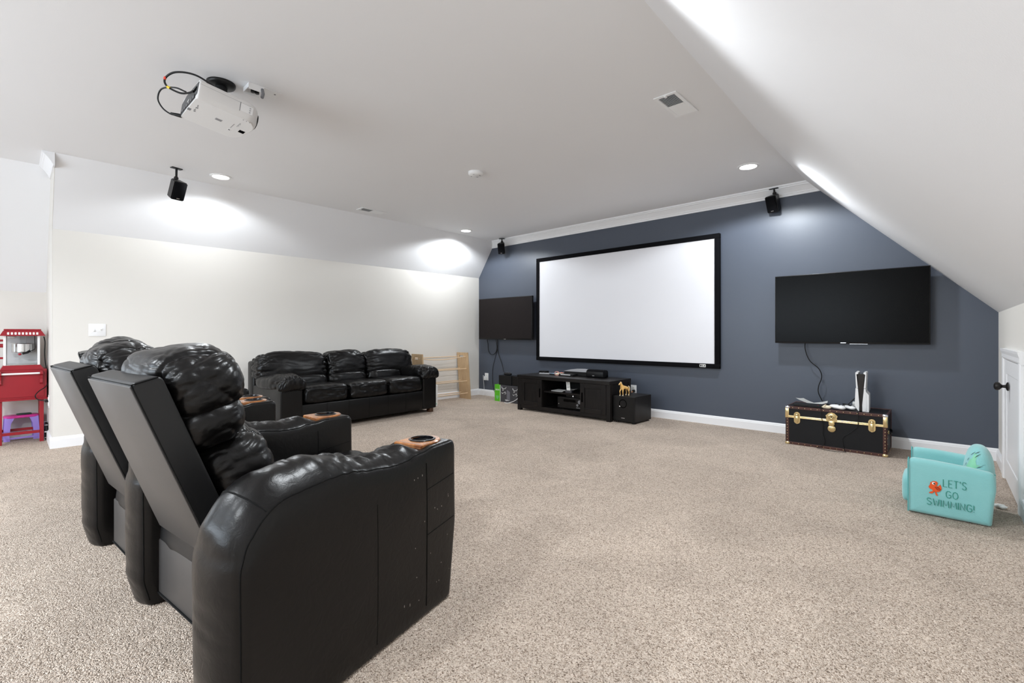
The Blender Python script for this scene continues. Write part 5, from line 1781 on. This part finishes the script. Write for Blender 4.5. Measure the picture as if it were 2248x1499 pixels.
wh = obj('wheel', lathe(B(), [(0.03, -0.011), (0.080, -0.012), (0.088, -0.006), (0.088, 0.006), (0.080, 0.012), (0.03, 0.011)], (0.03, 0.165, 0.0885), (0, 1, 0), 32), M_BLACK, t)
obj('hub', lathe(B(), [(0.0, -0.014), (0.03, -0.012), (0.03, 0.012), (0, 0.014)], (0.03, 0.165, 0.0885), (0, 1, 0), 20), M_GREY, wh)
for k in range(8):
    a = k * math.pi / 4
    obj('tread', box(B(), -0.006, 0.006, -0.012, 0.012, 0.086, 0.091, 0.001, M=T(0.03, 0.165, 0.0885) @ RY(math.degrees(a))), M_LGREY, wh, False)
t2 = thing('cable', 'black power cord running from popcorn cart to the alcove outlet', 'cable', (PX, PY, 0))
cord('lead', [(0.05, 0.150, 1.035), (0.05, 0.158, 0.98), (0.05, 0.156, 0.87), (0.05, 0.160, 0.78), (0.06, 0.168, 0.71), (0.08, 0.172, 0.64), (0.10, 0.173, 0.585), (0.15, 0.16, 0.54), (0.18, 0.11, 0.50), (0.20, 0.085, 0.46), (0.20, 0.10, 0.425), (0.21, 0.14, 0.408), (0.22, 0.160, 0.405)], 0.0045, M_BLACK, t2)
obj('plug', box(B(), 0.205, 0.235, 0.150, 0.176, 0.393, 0.417, 0.004), M_BLACK, t2)
t = thing('wall_outlet', 'white outlet seen edge-on at the end of the beige wall', 'outlet', (-6.485, YA - 0.0045, 0.40))
obj('cover_plate', box(B(), -0.043, 0.043, -0.006, 0, -0.062, 0.062, 0.002), M_WHITE, t)
for s in (-1, 1):
    obj('socket', box(B(), -0.017, 0.017, -0.008, -0.006, s * 0.026 - 0.016, s * 0.026 + 0.016, 0.003), M_PAPER, t)

t = thing('step_stool', 'lavender step stool with magenta tread under the popcorn cart', 'step stool', (-6.87, 0.10, 0), math.radians(3))
obj('tread', cushion(0.075, 0.125, 0.014, 6, 12, None, None, T(0, 0, 0.236)), M_MAGENTA, t)
obj('grip_pad', cushion(0.045, 0.055, 0.006, 4, 10, None, None, T(0.0, 0.02, 0.255)), M_DKGREEN, t)
for s in (-1, 1):
    bm = B()
    prism(bm, [(s * 0.118, 0.232), (s * 0.050, 0.232), (s * 0.075, 0.17), (s * 0.085, 0.05), (s * 0.080, 0.0), (s * 0.125, 0.0), (s * 0.128, 0.05)], 0, 0.055, 0.070)
    obj('leg', bm, M_PURPLE, t, False)
    bm = B()
    prism(bm, [(s * 0.118, 0.232), (s * 0.050, 0.232), (s * 0.075, 0.17), (s * 0.085, 0.05), (s * 0.080, 0.0), (s * 0.125, 0.0), (s * 0.128, 0.05)], 0, -0.070, -0.055)
    obj('leg', bm, M_PURPLE, t, False)
    obj('side_web', box(B(), -0.06, 0.06, s * 0.105 - 0.004, s * 0.105 + 0.004, 0.10, 0.232), M_PURPLE, t, False)
obj('foot_bar', box(B(), 0.052, 0.066, -0.085, 0.085, 0.016, 0.034, 0.003), M_PURPLE, t, False)

# ------------------------------------------------------------------ ceiling projector
t = thing('projector', 'white ceiling projector with dark rear port panel and hanging cables', 'projector', (-3.325, 0.905, 0), math.radians(0.5))
M = T(0, 0, 2.430) @ RX(-8.5)
bw_, bd_, bh_ = 0.187, 0.163, 0.056                     # half sizes
prof = rpoly([(-bw_, -bd_, 0.012), (bw_, -bd_, 0.012), (bw_, bd_ - 0.03, 0.06), (bw_ * 0.55, bd_ + 0.02, 0.10), (-bw_ * 0.55, bd_ + 0.005, 0.08), (-bw_, bd_ - 0.03, 0.05)], 6, 0.03)
bm = B()
lay = []
for zz_, s in ((-bh_, 0.93), (-bh_ + 0.006, 0.965), (-bh_ + 0.032, 1.0), (bh_ - 0.02, 1.0), (bh_ - 0.004, 0.975), (bh_, 0.95)):
    lay.append([bm.verts.new((p.x * s, p.y * (s if p.y > 0 else 1.0), zz_)) for p in prof])
for a, b in zip(lay, lay[1:]):
    for i in range(len(prof)):
        j = (i + 1) % len(prof)
        bm.faces.new((a[i], a[j], b[j], b[i]))
bm.faces.new(lay[0][::-1])
bm.faces.new(lay[-1])
bmesh.ops.transform(bm, matrix=M, verts=bm.verts[:])
obj('case', bm, M_OFFWHITE, t, True, 35)


def pb(name, x0, x1, y0, y1, z0, z1, m, bev=0.001, par=None, smooth=False):
    return obj(name, box(B(), x0, x1, y0, y1, z0, z1, bev, M=M), m, par or t, smooth)


bm = B()
prism(bm, [(-bw_ + 0.012, -bh_ + 0.004), (bw_ - 0.012, -bh_ + 0.030), (bw_ - 0.010, bh_ - 0.012), (-bw_ + 0.10, bh_ - 0.006), (-bw_ + 0.012, bh_ - 0.03)], 1, -bd_ - 0.003, -bd_ + 0.002, M)
rp = obj('port_panel', bm, mat('port_panel_grey', (0.075, 0.078, 0.08), 0.5), t, False)
pb('port_strip', -bw_ + 0.03, bw_ - 0.05, -bd_ - 0.005, -bd_ - 0.002, -bh_ + 0.014, -bh_ + 0.04, M_BLACK, 0.001, rp)
for k in range(6):
    x = -bw_ + 0.05 + k * 0.048
    pb('port', x, x + 0.026, -bd_ - 0.0065, -bd_ - 0.004, -bh_ + 0.018, -bh_ + 0.034, M_GREY, 0.001, rp)
pb('port', bw_ - 0.085, bw_ - 0.03, -bd_ - 0.006, -bd_ - 0.002, 0.0, 0.022, M_DARKHOLE, 0.001, rp)
text('lettering', 'HDMI', 0.017, M_PAPER, rp, M @ T(0.0, -bd_ - 0.0056, -bh_ + 0.044) @ RX(90), 0.0004)
# seam lines, control panel and details on the near side and the underside
pb('case_seam', bw_ - 0.0012, bw_ + 0.0008, -bd_ + 0.004, bd_ - 0.055, bh_ - 0.026, bh_ - 0.0245, M_LGREY, 0)
cpn = pb('control_panel', bw_ - 0.001, bw_ + 0.0012, 0.055, 0.125, -0.018, 0.030, M_WHITE, 0.0008)
for k in range(3):
    pb('button', bw_ + 0.001, bw_ + 0.0025, 0.104 + 0.0, 0.112, -0.012 + k * 0.013, -0.004 + k * 0.013, M_LGREY, 0.0005, cpn)
pb('panel_edge', bw_ - 0.0005, bw_ + 0.0016, 0.052, 0.0545, -0.022, 0.034, M_GREY, 0)
zb = -bh_
for k in range(3):
    pb('indicator', bw_ - 0.028, bw_ - 0.022, 0.085 + k * 0.018, 0.090 + k * 0.018, zb - 0.001, zb + 0.001, M_GREY, 0)
lb = pb('rating_label', 0.005, 0.035, -0.025, 0.012, zb - 0.0008, zb + 0.001, M_LGREY, 0)
for k in range(3):
    pb('label_line', 0.008 + k * 0.009, 0.013 + k * 0.009, -0.022, 0.009, zb - 0.0012, zb - 0.0006, M_GREY, 0, lb)
for k in range(6):
    pb('print_mark', bw_ - 0.10 - k * 0.019, bw_ - 0.088 - k * 0.019, -bd_ + 0.026 + 0.003 * (k % 2), -bd_ + 0.031 + 0.004 * (k % 3), zb - 0.0008, zb + 0.001, M_GREY, 0)
for k in range(5):
    pb('print_mark', 0.03 + k * 0.015, 0.041 + k * 0.015, 0.088, 0.094 + 0.004 * (k % 2), zb - 0.0008, zb + 0.001, M_LGREY, 0)
pb('hatch_line', -0.02, 0.055, 0.070, 0.0725, zb - 0.0008, zb + 0.001, M_GREY, 0)
pb('foot_recess', -0.035, 0.005, 0.118, 0.150, zb - 0.0012, zb + 0.002, M_DARKHOLE, 0.0005)
pb('screw_recess', -0.070, -0.045, 0.066, 0.084, zb - 0.0012, zb + 0.002, M_WHITE, 0.0005)
pb('screw', -0.063, -0.052, 0.070, 0.080, zb - 0.0018, zb - 0.001, M_BLACK, 0.0003)
pb('tab', -0.02, 0.012, -bd_ - 0.001, -bd_ + 0.016, zb - 0.001, zb + 0.004, M_GREY, 0.001)
bm = lathe(B(), [(0.034, -0.01), (0.046, 0.0), (0.046, 0.012), (0.040, 0.014), (0.036, 0.006), (0, 0.004)], (0.07, bd_ + 0.006, 0.005), (0, 1, 0), 28)
bmesh.ops.transform(bm, matrix=M, verts=bm.verts[:])
obj('lens', bm, M_BLACK, t)
# ceiling mount: round black flange, white bracket plate, column
obj('flange', lathe(B(), [(0.080, CZ), (0.080, CZ - 0.010), (0.075, CZ - 0.019), (0.060, CZ - 0.026), (0.0, CZ - 0.026)], (-0.035, 0.015, 0), (0, 0, 1), 36), M_SATIN, t)
obj('column', cyl(B(), (-0.035, 0.015, CZ - 0.026), (-0.035, 0.015, 2.47), 0.034), M_BLACK, t)
bm = B()
box(bm, 0.02, 0.115, 0.125, 0.32, CZ - 0.004, CZ - 0.0005)
mp = obj('bracket_plate', bm, M_WHITE, t, False)
for x in (0.022, 0.112):
    obj('bracket_flange', box(B(), x - 0.0015, x + 0.0015, 0.125, 0.215, CZ - 0.040, CZ - 0.004), M_WHITE, mp, False)
obj('bracket_end', box(B(), 0.02, 0.115, 0.1235, 0.1265, CZ - 0.030, CZ - 0.004), M_WHITE, mp, False)
for y in (0.165, 0.190):
    obj('cable_clip', cyl(B(), (0.065, y, CZ - 0.004), (0.065, y, CZ - 0.035), 0.012), M_BLACK, mp)
obj('screw', cyl(B(), (0.075, 0.295, CZ - 0.004), (0.075, 0.295, CZ - 0.0055), 0.006, seg=10), M_GREY, mp)
obj('arm_knob', tube(B(), [(0.11, 0.205, CZ - 0.018), (0.125, 0.205, CZ - 0.05), (0.135, 0.195, 2.55)], 0.010, 8), M_GREY, t)
# hanging leads
ld = cord('cable', [(0.10, -0.05, 2.53), (0.075, -0.15, 2.575), (0.02, -0.235, 2.578), (-0.03, -0.275, 2.545), (-0.035, -0.265, 2.505), (0.01, -0.215, 2.470), (0.06, -0.185, 2.462), (0.11, -0.168, 2.462)], 0.0055, M_BLACK, t)
obj('red_band', cyl(B(), (-0.026, -0.274, 2.553), (-0.034, -0.277, 2.540), 0.0072, seg=10), M_REDBAND, ld)
obj('yellow_band', cyl(B(), (-0.034, -0.264, 2.502), (-0.024, -0.253, 2.494), 0.0072, seg=10), M_YELLOW, ld)
cord('cable', [(-0.02, -0.175, 2.50), (-0.09, -0.215, 2.535), (-0.165, -0.265, 2.535), (-0.215, -0.275, 2.490), (-0.225, -0.25, 2.445), (-0.205, -0.215, 2.415), (-0.18, -0.185, 2.408)], 0.0045, M_BLACK, t)
obj('cable_plug', tube(B(), [(-0.192, -0.215, 2.413), (-0.175, -0.185, 2.408), (-0.165, -0.165, 2.405)], [0.007, 0.011, 0.012], 8), M_BLACK, t)
